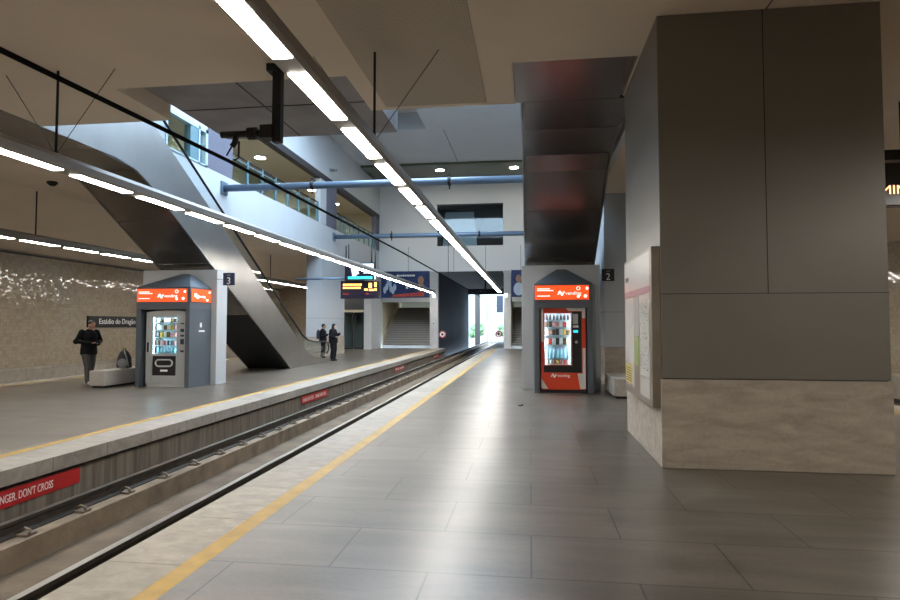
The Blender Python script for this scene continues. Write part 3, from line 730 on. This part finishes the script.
# ------------------------------------------------------------------ benches, backpack
def bench(x0, x1, y0, y1, label):
    b = thing('stone_bench', ((x0 + x1) / 2, (y0 + y1) / 2, 0), label, 'bench')
    MB().box(x0, x1, y0, y1, .05, .43).build('seat_block', M['bench'], b, bevel=.012)
    MB().box(x0 + .06, x1 - .06, y0 + .06, y1 - .06, 0, .05).build('plinth', M['black_metal'], b)
bench(-11.14, -10.70, 14.0, 16.0, 'granite block bench carrying the black backpack')
bench(1.80, 2.30, 13.45, 15.1, 'granite block bench between the orange machine kiosk and the map pillar')

bp = thing('backpack', (-10.9, 15.0, .44), 'black backpack with grey trim sitting on the granite bench', 'backpack')
m = MB()
m.ell((-10.9, 15.0, .46 + .2), (.2, .13, .21)).ell((-10.9, 15.0, .43 + .33), (.15, .11, .17)).box(-11.07, -10.73, 14.9, 15.1, .445, .58)
m.build('body', M['bag'], bp, remesh=.02, smooth=6)
m = MB().ell((-10.86, 14.88, .57), (.14, .07, .13)); m.build('front_pocket', M['bag_grey'], bp)
MB().tube([(-10.72, 14.93, .48), (-10.70, 14.86, .62), (-10.76, 14.86, .80), (-10.85, 14.92, .90)], .018, 8, flat=.5).build('strap', M['bag_grey'], bp)
MB().tube([(-10.95, 15.0, .9), (-10.93, 15.0, .96), (-10.87, 15.0, .96), (-10.85, 15.0, .9)], .012, 8).build('handle', M['bag'], bp)

# ------------------------------------------------------------------ information panel on the pillar
ip = thing('information_panel', (1.42, 8.03, .66), 'tall bronze framed map panel fixed to the big pillar', 'panel')
MB().box(1.37, 1.47, 7.06, 9.0, .66, 2.5).build('frame', M['frame_bronze'], ip, bevel=.008)
xs = 1.37
def pl(y0, y1, z0, z1, m, nm='sheet', o=.003): return MB().box(xs - o, xs, y0, y1, z0, z1).build(nm, M[m], ip)
pl(7.14, 8.94, 2.06, 2.46, 'paper_grey', 'header')
pl(7.14, 8.94, 1.98, 2.05, 'paper_mauve', 'band')
pl(8.22, 8.92, .78, 1.96, 'paper_white'); pl(7.86, 8.2, 1.46, 1.96, 'paper_grey'); pl(7.9, 8.2, 1.08, 1.45, 'paper_green'); pl(7.2, 7.8, .74, .97, 'paper_grey')
k = MB().box(xs - .005, xs, 8.4, 8.92, .80, 1.06).use(1)
for i in range(6): k.box(xs - .008, xs - .005, 8.46, 8.86, .83 + i * .035, .84 + i * .035)
k.build('legend', [M['paper_yellow'], M['ink']], ip)
k = MB().box(xs - .003, xs, 7.2, 7.8, .98, 1.96).use(1)
for i in range(60):
    y = random.uniform(7.26, 7.76); z = random.uniform(1.05, 1.9); l = random.uniform(.02, .07)
    k.box(xs - .006, xs - .003, y, y + l, z, z + .008)
k.build('map_sheet', [M['paper_white'], M['ink']], ip)
k = MB()
for i in range(5): k.box(xs - .006, xs - .003, 8.62 + i * .05, 8.655 + i * .05, 2.2, 2.26)
k.build('lettering', M['ink'], ip)

# ------------------------------------------------------------------ signs
def flag_sign(x0, x1, z0, z1, y, num, mt, wt, label, bracket):
    s = thing('platform_sign', ((x0 + x1) / 2, y, z0), label, 'sign')
    MB().box(x0, x1, y, y + .04, z0, z1).build('plate', mt, s, bevel=.004)
    MB().cyl((bracket, y + .02, (z0 + z1) / 2), ((x0 + x1) / 2, y + .02, (z0 + z1) / 2), .012, 8).build('bracket', M['steel'], s)
    h = z1 - z0
    text('numeral', num, h * .78, wt, s, ((x0 + x1) / 2, y - .002, z0 + h * .1), align='CENTER', ext=.004)
    text('lettering', 'Linha' if 0 else '\u2014', h * .3, wt, s, ((x0 + x1) / 2, y - .002, z0 + h * .74), align='CENTER')
flag_sign(-8.12, -7.80, 2.66, 2.99, 15.05, '3', M['sign_blue'], M['white_paint'], 'small navy platform sign with a white numeral 3', -8.34)
flag_sign(1.76, 2.06, 2.68, 2.98, 15.1, '2', M['sign_black'], M['white_paint'], 'small black platform sign with a white numeral 2', 1.72)

ss = thing('station_sign', (WL, 23.6, 1.5), 'long black station name sign on the left tiled wall', 'sign')
MB().box(WL, WL + .06, 22.1, 25.25, 1.5, 1.97).build('plate', M['sign_black'], ss)
text('lettering', 'Est\u00e1dio do Drag\u00e3o', .31, M['white_paint'], ss, (WL + .062, 22.72, 1.65), RX, sx=1.)

for i, (a, b) in enumerate(((4.75, 7.17), (14.82, 16.85), (25.5, 27.5), (36.0, 38.0))):
    lab = ['largest red warning panel on the far platform wall, cut by the picture edge', 'red warning panel on the far platform wall below the silver machine kiosk side', 'red warning panel below the foot of the steel escalator',
           'small red warning panel nearest the tunnel on the platform wall'][i]
    d = thing('warning_panel', (-5.8, (a + b) / 2, -.42), lab, 'sign', 'red warning panels on the platform wall')
    MB().box(-5.82, -5.8, a, b, -.435, -.238).build('plate', M['red_sign'], d)
    text('lettering', "DANGER. DON'T CROSS", .13, M['white_paint'], d, (-5.799, (5.87 if i == 0 else a + .98), -.383), RX, ext=.001, sx=.6)
    if i:
        text('lettering', "DANGER. DON'T CROSS", .13, M['white_paint'], d, (-5.799, a + .06, -.383), RX, ext=.001, sx=.54)

def no_entry(x, y, z, label):
    s = thing('round_sign', (x, y, z), label, 'sign')
    MB().cyl((x, y, z), (x, y - .02, z), .24, 28).build('disc', M['white_paint'], s)
    q = [(x + .2 * math.cos(a), y - .024, z + .2 * math.sin(a)) for a in [2 * PI * i / 28 for i in range(29)]]
    MB().tube(q, .035, 6).build('ring', M['red_sign'], s)
    MB().cyl((x - .07, y - .022, z), (x + .07, y - .022, z), .05, 8).ell((x, y - .022, z), (.09, .012, .09)).build('symbol', M['ink'], s)
    MB().box(x - .03, x + .03, y, y + .05, z - .06, z + .06).build('bracket', M['steel'], s)
no_entry(-6.02, 41.2, .95, 'round red ringed sign by the tunnel mouth below the stairs poster')
no_entry(-2.15, 41.6, .98, 'round red ringed sign beside the pale tunnel pillar')

# ------------------------------------------------------------------ hanging displays
# MINS display by the pillar
ld = thing('departure_display', (5.4, 10.2, CZ), 'black hanging departure display with orange letters right of the big pillar', 'display')
zb = 1.6 + (325 - 203) / 600 * 9.4
MB().box(4.2, 6.15, 10.2, 10.45, 3.48, 4.16).build('case', M['sign_black'], ld, bevel=.01)
MB().box(4.2, 6.15, 10.18, 10.47, 4.2, 4.36).build('top_rail', M['black_metal'], ld)
MB().box(4.2, 6.15, 10.19, 10.2, 4.155, 4.2).build('trim', M['housing'], ld)
for x in (4.5, 5.9): MB().cyl((x, 10.33, 4.3), (x, 10.33, CZ), .03, 10).build('hanger', M['black_metal'], ld)
text('lettering', '3 MINS', .2, M['orange_led'], ld, (5.30, 10.197, 3.66), ext=.003, sx=1.15)

le = thing('departure_display', (-7.45, 26, 4.1), 'hanging departure display with amber text beneath the video screen', 'display')
MB().box(-8.42, -6.62, 26, 26.2, 2.78, 3.58).build('case', M['sign_black'], le, bevel=.01)
for x in (-8.2, -6.85): MB().cyl((x, 26.1, 3.55), (x, 26.1, CZ), .035, 10).build('hanger', M['black_metal'], le)
k = MB().use(2).box(-8.40, -6.64, 25.992, 26.0, 2.8, 3.56).use(0)
for r, z in enumerate((3.36, 3.22)):
    x = -8.3
    while x < -7.45 - r * .12:
        w = random.uniform(.04, .1); k.box(x, x + w, 25.985, 26, z, z + .085); x += w + .025
for (x, w, z, h) in ((-7.12, .14, 3.25, .22), (-7.32, .16, 3.14, .08), (-7.1, .22, 3.12, .08), (-6.86, .1, 3.3, .2), (-6.85, .09, 3.13, .1)):
    k.box(x, x + w, 25.985, 26, z, z + h)
k.use(1)
for x in (-8.3, -8.16, -7.25): k.box(x, x + .12, 25.985, 26, 2.96, 3.02)
k.build('text_display', [M['amber'], M['red_sign'], M['screen_dark']], le)
tv = thing('video_screen', (-7.4, 25.6, 3.7), 'bright video screen with a cyan strip hanging above the amber display', 'screen')
MB().box(-8.1, -6.75, 25.6, 25.75, 3.58, 4.34).build('case', M['sign_black'], tv)
MB().box(-8.06, -6.79, 25.585, 25.6, 3.74, 4.30).build('picture', M['screen'], tv)
MB().box(-7.95, -6.85, 25.575, 25.6, 3.62, 3.74).build('caption_strip', M['cyan'], tv)
k = MB().prism([(-8.06, 3.74), (-7.75, 3.74), (-7.86, 4.3), (-8.06, 4.2)], 'y', 25.575, 25.586)
k.ell((-7.35, 25.58, 3.95), (.12, .01, .14)).prism([(-7.6, 3.74), (-6.8, 3.74), (-6.8, 3.88), (-7.2, 3.86), (-7.5, 3.84)], 'y', 25.575, 25.586)
k.build('image_figure', M['screen_dark'], tv)
for x in (-7.95, -6.9): MB().cyl((x, 25.67, 4.3), (x, 25.67, CZ), .03, 10).build('hanger', M['black_metal'], tv)
MB().cyl((-10.4, 25.67, 3.66), (-8.08, 25.67, 3.66), .05, 10).build('arm', M['steel_blue'], tv)

# ------------------------------------------------------------------ posters above the stairs
po = thing('wide_poster', (-8.6, YF, 3.5), 'wide blue poster with a red band above the far stairs', 'poster')
MB().box(-10.3, -6.88, YF - .065, YF - .004, 3.5, 5.34).build('board', M['poster_blue'], po)
k = MB()
for i in range(7): k.ell((-10.1 + i * .12 + random.uniform(0, .1), YF - .062, 4.0 + random.uniform(0, .7)), (.12, .01, .26))
k.build('print', M['poster_pale'], po)
MB().prism([(-9.6, 3.55), (-7.3, 3.6), (-7.2, 3.9), (-8.3, 3.82), (-9.4, 3.72)], 'y', YF - .075, YF - .065).build('band', M['poster_red'], po)
k = MB()
x = -9.2
while x < -7.9: w = random.uniform(.06, .14); k.box(x, x + w, YF - .075, YF - .065, 4.98, 5.1); x += w + .04
k.box(-8.3, -7.9, YF - .075, YF - .065, 4.2, 4.32); k.box(-8.55, -8.4, YF - .075, YF - .065, 4.12, 4.38)
k.build('lettering', M['white_paint'], po)
MB().ell((-7.5, YF - .062, 4.7), (.22, .02, .3)).ell((-7.5, YF - .062, 4.2), (.3, .02, .3)).build('figure', M['poster_skin'], po)
pr = thing('poster', (.1, YF, 3.5), 'blue portrait poster beside the kiosk at the far end', 'poster')
MB().box(-1.25, 1.45, YF - .065, YF - .004, 3.5, 5.34).build('board', M['poster_blue'], pr)
MB().ell((-.75, YF - .062, 4.75), (.2, .02, .28)).build('figure', M['poster_skin'], pr)
MB().ell((-.75, YF - .062, 4.05), (.36, .015, .45)).build('print', M['poster_pale'], pr)

# lift
lf = thing('lift', (-11.5, 39.5, 0), 'glass lift doors in a dark frame beside the far stairs', 'lift')
MB().box(-12.3, -10.84, 38.4, 40.9, 2.45, 4.9).build('header', M['sign_black'], lf)
MB().box(-12.45, -12.3, 38.4, 40.9, 0, 4.9).build('jamb', M['light_pillar'], lf)
MB().box(-12.3, -10.84, 38.38, 38.42, 2.45, 2.6).build('lintel', M['stair_wall'], lf)
MB().box(-12.3, -10.84, 40.6, 40.9, 0, 2.45).build('back_wall', M['vend_dark'], lf)
for a, b in ((-12.25, -11.6), (-11.5, -10.88)):
    d = frame_box(MB(), a, b, .02, 2.44, a + .07, b - .07, .1, 2.36, 38.5, 38.55).build('door', M['black_metal'], lf)
    MB().box(a + .07, b - .07, 38.52, 38.53, .1, 2.36).build('pane', M['glass_green'], d)

# dome lamps at the strip ends
for x, l in ((-6.56, 'white dome lamp at the far end of the platform strip light by the stairs pillar'), (-1.6, 'white dome lamp on the pale pillar right of the tunnel')):
    d = thing('dome_lamp', (x, 40.85, 3.5), l, 'lamp')
    MB().ell((x, 40.8, 3.62), (.13, .13, .17)).build('globe', M['dome'], d)
    MB().cyl((x, 40.8, 3.72), (x, 40.8, 3.86), .06, 12).build('base', M['housing'], d)
# call point on the pillar
cp = thing('call_point', (-6.6, 40.9, 1.2), 'small grey call box on the pale pillar beside the stairs', 'call box')
MB().box(-6.7, -6.46, 40.82, 40.92, 1.3, 1.95).build('case', M['vend_grey'], cp, bevel=.01); MB().disc((-6.58, 40.81, 1.72), .05, 'y').build('button', M['red_sign'], cp)

# ------------------------------------------------------------------ overhead wire and pipes
WZ = 3.79
cw = thing('contact_wire', (-4.25, YN, 3.9), 'thick black overhead wire running above the track', 'cable')
MB().tube([(-4.25, YN, 3.74), (-4.25, 4.2, 3.83), (-4.25, 8, 3.94), (-4.25, 20, 4.04), (-4.25, 41, 4.05), (-4.25, 84, 4.1)], .027, 8).build('wire', M['wire'], cw)
def bracket(y, zt, label):
    b = thing('wire_bracket', (-3.4, y, zt), label, 'bracket')
    x = -3.42
    h = 4.24
    MB().box(x - .06, x + .06, y - .06, y + .06, h - .14, zt).build('post', M['black_metal'], b, bevel=.008)
    MB().box(x - .13, x + .02, y - .1, y + .1, zt - .1, zt + .005).build('base', M['black_metal'], b)
    MB().box(x - .22, x - .04, y - .09, y + .09, h - .09, h + .09).build('clamp', M['black_metal'], b)
    MB().cyl((x - .2, y, h), (x - .82, y, h), .045, 10).build('arm', M['black_metal'], b)
    m = MB()
    for k in range(4): m.cyl((x - .3 - k * .035, y, h), (x - .318 - k * .035, y, h), .085, 14)
    m.build('insulator', M['rail'], b)
    MB().tube([(x - .6, y, h), (x - .62, y, h - .12), (x - .66, y, h - .17)], .04, 8).tube([(x - .64, y, h - .13), (-4.22, y + .12, 3.99)], .014, 6).tube([(x - .56, y, h - .1), (x - .55, y - .02, h - .34), (x - .62, y, h - .36)], .014, 6).build('steady_arm', M['black_metal'], b)
bracket(7.75, CZ, 'black overhead wire bracket hanging below the near strip light')
bracket(46.5, 5.31, 'small overhead wire bracket hanging inside the tunnel')

def pipe(y, z, r, label):
    p = thing('steel_pipe', (-4.4, y, z - r), label, 'pipe')
    MB().cyl((AL + .02, y, z), (AR, y, z), r, 18).build('tube', M['steel_blue'], p)
    MB().box(AL, AL + .05, y - .22, y + .22, z - .22, z + .22).build('flange', M['steel_blue'], p)
    for x in (-7.3, -2.6):
        q = MB().cyl((x - .05, y, z), (x + .05, y, z), r + .03, 18); q.box(x - .02, x + .02, y - .03, y + .03, z + r, z + r + .14); q.box(x - .02, x + .02, y - .03, y + .03, z - r - .14, z - r)
        q.build('collar', M['black_metal'], p)
pipe(19.4, 6.33, .12, 'thick blue grey pipe crossing the atrium nearer the camera')
pipe(31.2, 6.36, .12, 'blue grey pipe crossing the atrium further back')
dw = thing('drop_wire', (-6.0, 31.2, 4.1), 'thin vertical wire hanging from the far pipe', 'wire')
MB().cyl((-4.25, 31.2, 4.05), (-4.25, 31.2, 6.24), .015, 6).build('cable', M['black'], dw)

# ------------------------------------------------------------------ upper level
def railing(y0, y1, n, label):
    r = thing('glass_railing', (AL - .1, (y0 + y1) / 2, 6.78), label, 'railing')
    x = AL - .1
    MB().cyl((x, y0, 7.8), (x, y1, 7.8), .035, 10).build('top_rail', M['black_metal'], r)
    MB().box(x - .02, x + .02, y0, y1, 7.62, 7.66).build('rail', M['teal_frame'], r)
    for k in range(n + 1):
        y = y0 + .03 + (y1 - y0 - .06) * k / n
        MB().box(x - .04, x + .04, y - .05, y + .05, 6.78, 7.8).build('post', M['teal_frame'], r)
        if k < n:
            yn = y0 + .03 + (y1 - y0 - .06) * (k + 1) / n
            MB().box(x - .006, x + .006, y + .06, yn - .06, 6.82, 7.62).build('glass_panel', M['glass_green'], r)
railing(20.02, 28.98, 7, 'glass railing of the upper gallery nearer the escalator')
railing(31.62, 39.88, 7, 'glass railing of the upper gallery nearer the far wall')
w2 = S('window_2', frame_box(MB(), 16.0, 18.3, 0, 1, 0, 0, 0, 0, 0, 0) if 0 else MB().box(AL - .2, AL + .03, 16.0, 18.3, 7.88, 8.0).box(AL - .2, AL + .03, 18.16, 18.3, 6.78, 8.0).box(AL - .2, AL + .03, 16.0, 16.1, 6.78, 8.0).box(AL - .2, AL + .03, 17.75, 17.83, 6.78, 8.0).box(AL - .2, AL + .03, 16.0, 18.3, 6.78, 6.83), M['pale_frame'])
MB().box(AL - .1, AL - .08, 16.1, 18.2, 6.8, 7.9).build('pane', M['glass_green'], w2)
MB().box(AL - .2, AL + .01, 17.3, 17.75, 6.83, 7.88).build('panel', M['teal_frame'], w2)
for i, y in enumerate((17, 22.4, 26.2, 33, 37)):
    c = thing('ceiling_light', (-12.4, y, 9.36), 'round ceiling light in the upper gallery', 'light', 'ceiling lights of the upper gallery')
    MB().cyl((-12.4, y, 9.4), (-12.4, y, 9.37), .25, 20).build('lens', M['downlamp'], c)
    MB().tube([(-12.4 + .26 * math.cos(a), y + .26 * math.sin(a), 9.385) for a in [2 * PI * i / 20 for i in range(21)]], .02, 6).build('ring', M['housing'], c)
for x, l in ((-5.63, 'recessed downlight in the dark soffit over the far window, stairs side'), (-.95, 'recessed downlight in the dark soffit over the far window, escalator side')):
    c = thing('downlight', (x, 37.4, AT - .16), l, 'light')
    MB().cyl((x, 37.4, AT - .14), (x, 37.4, AT - .16), .26, 20).build('lens', M['downlamp'], c)
    MB().tube([(x + .28 * math.cos(a), 37.4 + .28 * math.sin(a), AT - .145) for a in [2 * PI * i / 20 for i in range(21)]], .02, 6).build('ring', M['housing'], c)
sd = thing('ceiling_detector', (-11.8, 13.4, CZ - .1), 'small dark detector on the plaster ceiling above the far platform', 'detector')
MB().cyl((-11.8, 13.4, CZ), (-11.8, 13.4, CZ - .05), .12, 16).build('base', M['black_metal'], sd); MB().ell((-11.8, 13.4, CZ - .06), (.09, .09, .05)).build('dome', M['black_metal'], sd)
for y, z, l in ((24.5, 10.05, 'small dark camera high on the upper wall, nearer the soffit'), (30.4, 9.8, 'small dark camera high on the upper wall, nearer the far wall')):
    c = thing('security_camera', (AL + .02, y, z), l, 'camera')
    MB().box(AL + .02, AL + .1, y - .05, y + .05, z - .02, z + .08).build('mount', M['housing'], c); MB().cyl((AL + .1, y, z), (AL + .45, y - .2, z - .06), .07, 10).build('body', M['vend_dark'], c)

# ------------------------------------------------------------------ people
def person(loc, rz, label, J, cloth, skin='skin', hair='short', k=1., shoes='shoe_black'):
    """J: joint positions in the figure's own frame, facing +Y"""
    p = thing('person', loc, label, 'person', rz=rz)
    V = lambda k: Vector(J[k])
    def limb(m, ks, rs, n=12): m.tube([V(k) for k in ks], rs, n); [m.ell(V(k), (r, r, r), None, 10, 8) for k, r in zip(ks, rs)]
    # body: one continuous surface
    b = MB()
    hd = V('head')
    b.ell(hd, (.075, .095, .115)); b.ell(hd + Vector((0, .035, -.06)), (.055, .06, .06))
    b.ell(hd + Vector((0, .1, -.015)), (.014, .024, .026))                         # nose
    for s in (-1, 1):
        b.ell(hd + Vector((s * .077, -.005, -.01)), (.012, .022, .034))            # ears
        b.ell(hd + Vector((s * .03, .085, .03)), (.02, .012, .008))                # brows
    b.tube([V('neck'), hd + Vector((0, -.01, -.05))], [.058, .052], 12)
    b.ell((V('chest')), (.165, .105, .2)); b.ell((V('chest') + V('pelvis')) / 2, (.14, .10, .2)); b.ell(V('pelvis'), (.155, .11, .14))
    for s in 'lr':
        limb(b, ['sh' + s, 'el' + s, 'wr' + s], [.05, .04, .028]); limb(b, ['hip' + s, 'kn' + s, 'an' + s], [.08, .055, .032])
        b.tube([V('an' + s), V('toe' + s) - (V('toe' + s) - V('an' + s)) * .25], [.03, .02], 10)
        # hand: palm, four unequal bent fingers and a thumb
        w = V('wr' + s); f = V('hd' + s); d = (f - w).normalized(); sd = Vector((1, 0, 0)) if abs(d.x) < .8 else Vector((0, 1, 0))
        a = (sd - d * sd.dot(d)).normalized(); nrm = d.cross(a)
        pc = w + d * .045
        b.tube([w, pc, w + d * .085], [.026, .036, .034], 10, flat=.55)
        for i, ln in enumerate((.062, .072, .068, .052)):
            r0 = w + d * .08 + a * (-.03 + i * .02); r1 = r0 + d * ln * .55; r2 = r1 + (d * .6 - nrm * .6) * ln * .5
            b.tube([r0, r1, r2], [.0095, .009, .0075], 6)
        t0 = w + d * .03 - a * .03; b.tube([t0, t0 - a * .025 + d * .025, t0 - a * .022 + d * .06], [.011, .01, .008], 6)
    b.build('body', M[skin], p, local=True, remesh=.0085, smooth=3)
    e = MB()
    for s in (-1, 1): e.ell(hd + Vector((s * .03, .083, .012)), (.011, .008, .007), None, 8, 6)
    e.build('eyes', M['ink'], p, local=True)
    e = MB().ell(hd + Vector((0, .09, -.06)), (.024, .008, .007), None, 8, 6); e.build('mouth', M['maroon_cloth'], p, local=True)
    # jacket
    j = MB()
    j.ell(V('chest'), (.205 * k, .14 * k, .22)); j.ell(V('chest') + Vector((0, 0, .1)), (.17, .12, .12)); j.ell((V('chest') + V('pelvis')) / 2, (.185 * k, .14 * k, .22)); j.ell(V('pelvis') + Vector((0, 0, .03)), (.18 * k, .135 * k, .13))
    pz = V('pelvis'); j.tube([pz + Vector((0, 0, .14)), pz + Vector((0, 0, .02)), pz - Vector((0, 0, .13))], [.135 * k, .145 * k, .15 * k], 16, flat=1.34)
    j.tube([V('neck') - Vector((0, 0, .05)), V('neck') + Vector((0, 0, .02))], [.085, .07], 12)
    for s in 'lr': limb(j, ['sh' + s, 'el' + s, 'wr' + s], [.078 * k, .066 * k, .05 * k])
    j.build('jacket', M['jacket'], p, local=True, remesh=.014, smooth=5)
    t = MB(); t.ell(V('pelvis') - Vector((0, 0, .02)), (.168, .122, .13))
    for s in 'lr': limb(t, ['hip' + s, 'kn' + s, 'an' + s], [.098 * k, .076 * k, .066 * k])
    t.build('trousers', M[cloth], p, local=True, remesh=.014, smooth=4)
    for s in 'lr':
        m = MB(); a, q = V('an' + s), V('toe' + s); h = a - (q - a).normalized() * .06
        m.tube([Vector((h.x, h.y, .045)), Vector((a.x, a.y, .06)), (Vector((a.x, a.y, .05)) + Vector((q.x, q.y, .04))) / 2, Vector((q.x, q.y, .035))], [.04, .05, .047, .034], 12)
        m.box(*sorted((h.x - .04, h.x + .04)), h.y - .03, h.y + .03, .002, .03)
        m.build('shoe', M[shoes], p, local=True, remesh=.012, smooth=3)
    h = MB(); h.ell(hd + Vector((0, -.02, .03)), (.084, .1, .105))
    if hair == 'short': h.v = [(x, y, max(z, hd.z + .0 + (.045 if y > hd.y + .045 else -.04 if y < hd.y - .02 else .01))) for x, y, z in h.v]
    else:
        h.v = [(x, y, max(z, hd.z + (.05 if y > hd.y + .05 else -.1))) for x, y, z in h.v]
        h.ell(hd + Vector((0, -.07, -.09)), (.085, .05, .17)); h.ell(hd + Vector((-.07, -.01, -.08)), (.025, .05, .14)); h.ell(hd + Vector((.07, -.01, -.08)), (.025, .05, .14))
    h.build('hair', M['hair'], p, local=True)
    return p
J0 = dict(head=(0, .03, 1.60), neck=(0, -.01, 1.45), chest=(0, -.01, 1.25), pelvis=(0, 0, .93),
          shl=(-.19, -.02, 1.39), shr=(.19, -.02, 1.39), ell=(-.27, -.03, 1.12), elr=(.27, -.03, 1.12), wrl=(-.14, .2, 1.10), wrr=(.14, .2, 1.10), hdl=(-.03, .26, 1.12), hdr=(.03, .26, 1.12),
          hipl=(-.09, 0, .88), hipr=(.09, 0, .88), knl=(-.10, .03, .48), knr=(.10, .03, .48), anl=(-.11, -.02, .09), anr=(.11, -.02, .09), toel=(-.13, .13, .05), toer=(.13, .13, .05))
J1 = dict(J0); J1.update(head=(0, .10, 1.61), neck=(0, .02, 1.47), chest=(0, .0, 1.26), shl=(-.2, .0, 1.40), shr=(.2, .0, 1.40), ell=(-.37, -.08, 1.17), elr=(.35, -.02, 1.16), wrl=(-.15, .16, 1.09), wrr=(.13, .22, 1.11), hdl=(-.04, .24, 1.11), hdr=(.02, .27, 1.12),
     knl=(-.13, -.06, .49), anl=(-.16, -.25, .09), toel=(-.2, -.1, .05), knr=(.12, .14, .49), anr=(.14, .2, .09), toer=(.16, .36, .05), hipl=(-.1, 0, .88), hipr=(.1, 0, .88))
man = person((-11.88, 14.9, 0), -PI / 2 - .3, 'man in a black jacket and grey trousers looking down beside the granite bench', J1, 'trouser', k=1.12, shoes='shoe_white')
ph = thing('phone', (0, 0, 0), 'small phone held in the hands of the man by the bench', 'phone')
a = -PI / 2 - .3; px, py = 0., .33
ph.location = (-11.88 + px * math.cos(a) - py * math.sin(a), 14.9 + px * math.sin(a) + py * math.cos(a), 1.10)
MB().box(-.035, .035, -.075, .075, 0, .01).build('case', M['sign_black'], ph, local=True); MB().box(-.03, .03, -.068, .068, .01, .012).build('screen', M['screen_dark'], ph, local=True)
J2 = dict(J0); J2.update(head=(0, .04, 1.53), neck=(0, -.01, 1.39), chest=(0, -.01, 1.20), shl=(-.17, -.02, 1.33), shr=(.17, -.02, 1.33), ell=(-.22, -.04, 1.06), elr=(.22, -.04, 1.06), wrl=(-.12, .2, 1.12), wrr=(.12, .2, 1.12), hdl=(-.05, .27, 1.16), hdr=(.05, .27, 1.16))
J3 = dict(J2); J3.update(wrl=(-.16, .22, 1.2), hdl=(-.14, .3, 1.26), wrr=(.2, .16, 1.05), hdr=(.2, .25, 1.07))
pw = person((-10.0, 28.2, 0), -PI / 2 + .25, 'person in black with short dark hair wearing a backpack near the escalator foot', J2, 'trouser_black', k=1.25)
pv = person((-8.72, 25.95, 0), -PI / 2 - .1, 'person in black with long dark hair standing at the escalator foot', J3, 'trouser_black', 'skin_pale', 'long', k=1.3)
bk = thing('backpack', (-10.0, 28.2, 1.0), 'black backpack worn on the back near the escalator foot', 'backpack', rz=-PI / 2 + .25)
MB().ell((0, -.22, .15), (.15, .1, .24)).box(-.12, .12, -.3, -.14, -.06, .2).build('body', M['bag'], bk, local=True, remesh=.02, smooth=5)
for s in (-1, 1): MB().tube([(s * .11, -.15, .3), (s * .13, .02, .4), (s * .14, .13, .3), (s * .15, .02, .05), (s * .12, -.15, 0)], .02, 6).build('strap', M['bag'], bk, local=True)

# little litter on the floor
lt = MB(); lt.ell((.55 - .75, 12.0, .012), (.05, .035, .012), None, 8, 6).ell((-.16, 12.03, .02), (.02, .03, .018), None, 8, 6)
lt.build('leaf_scrap', M['black'], label='tiny dark scrap lying on the platform floor before the orange kiosk', cat='litter')

# ------------------------------------------------------------------ daylight
w = D.worlds.new('World'); SC.world = w; w.use_nodes = True
bg = w.node_tree.nodes['Background']; bg.inputs[0].default_value = (.60, .79, 1.0, 1); bg.inputs[1].default_value = 10.3
def portal(x, y, z, sx, sy, rot=(0, 0, 0)):
    l = D.lights.new('daylight_portal', 'AREA'); l.shape = 'RECTANGLE'; l.size = sx; l.size_y = sy; l.cycles.is_portal = True
    o = D.objects.new('daylight_portal', l); COL.objects.link(o); o.location = (x, y, z); o.rotation_euler = rot
portal((RX0 + RX1) / 2, (RY0 + RY1) / 2, AT + .41, RX1 - RX0, RY1 - RY0)
portal(-4, 62.1, 2, 5.4, 6, (-PI / 2, 0, 0))
SC.view_settings.view_transform = 'Standard'; SC.view_settings.look = 'None'; SC.view_settings.gamma = 1; SC.view_settings.use_curve_mapping = False
SC.view_settings.exposure = .24
SC.cycles.use_denoising = True
SC.cycles.diffuse_bounces = 5; SC.cycles.max_bounces = 14; SC.cycles.transparent_max_bounces = 24
SC.cycles.sample_clamp_indirect = 8
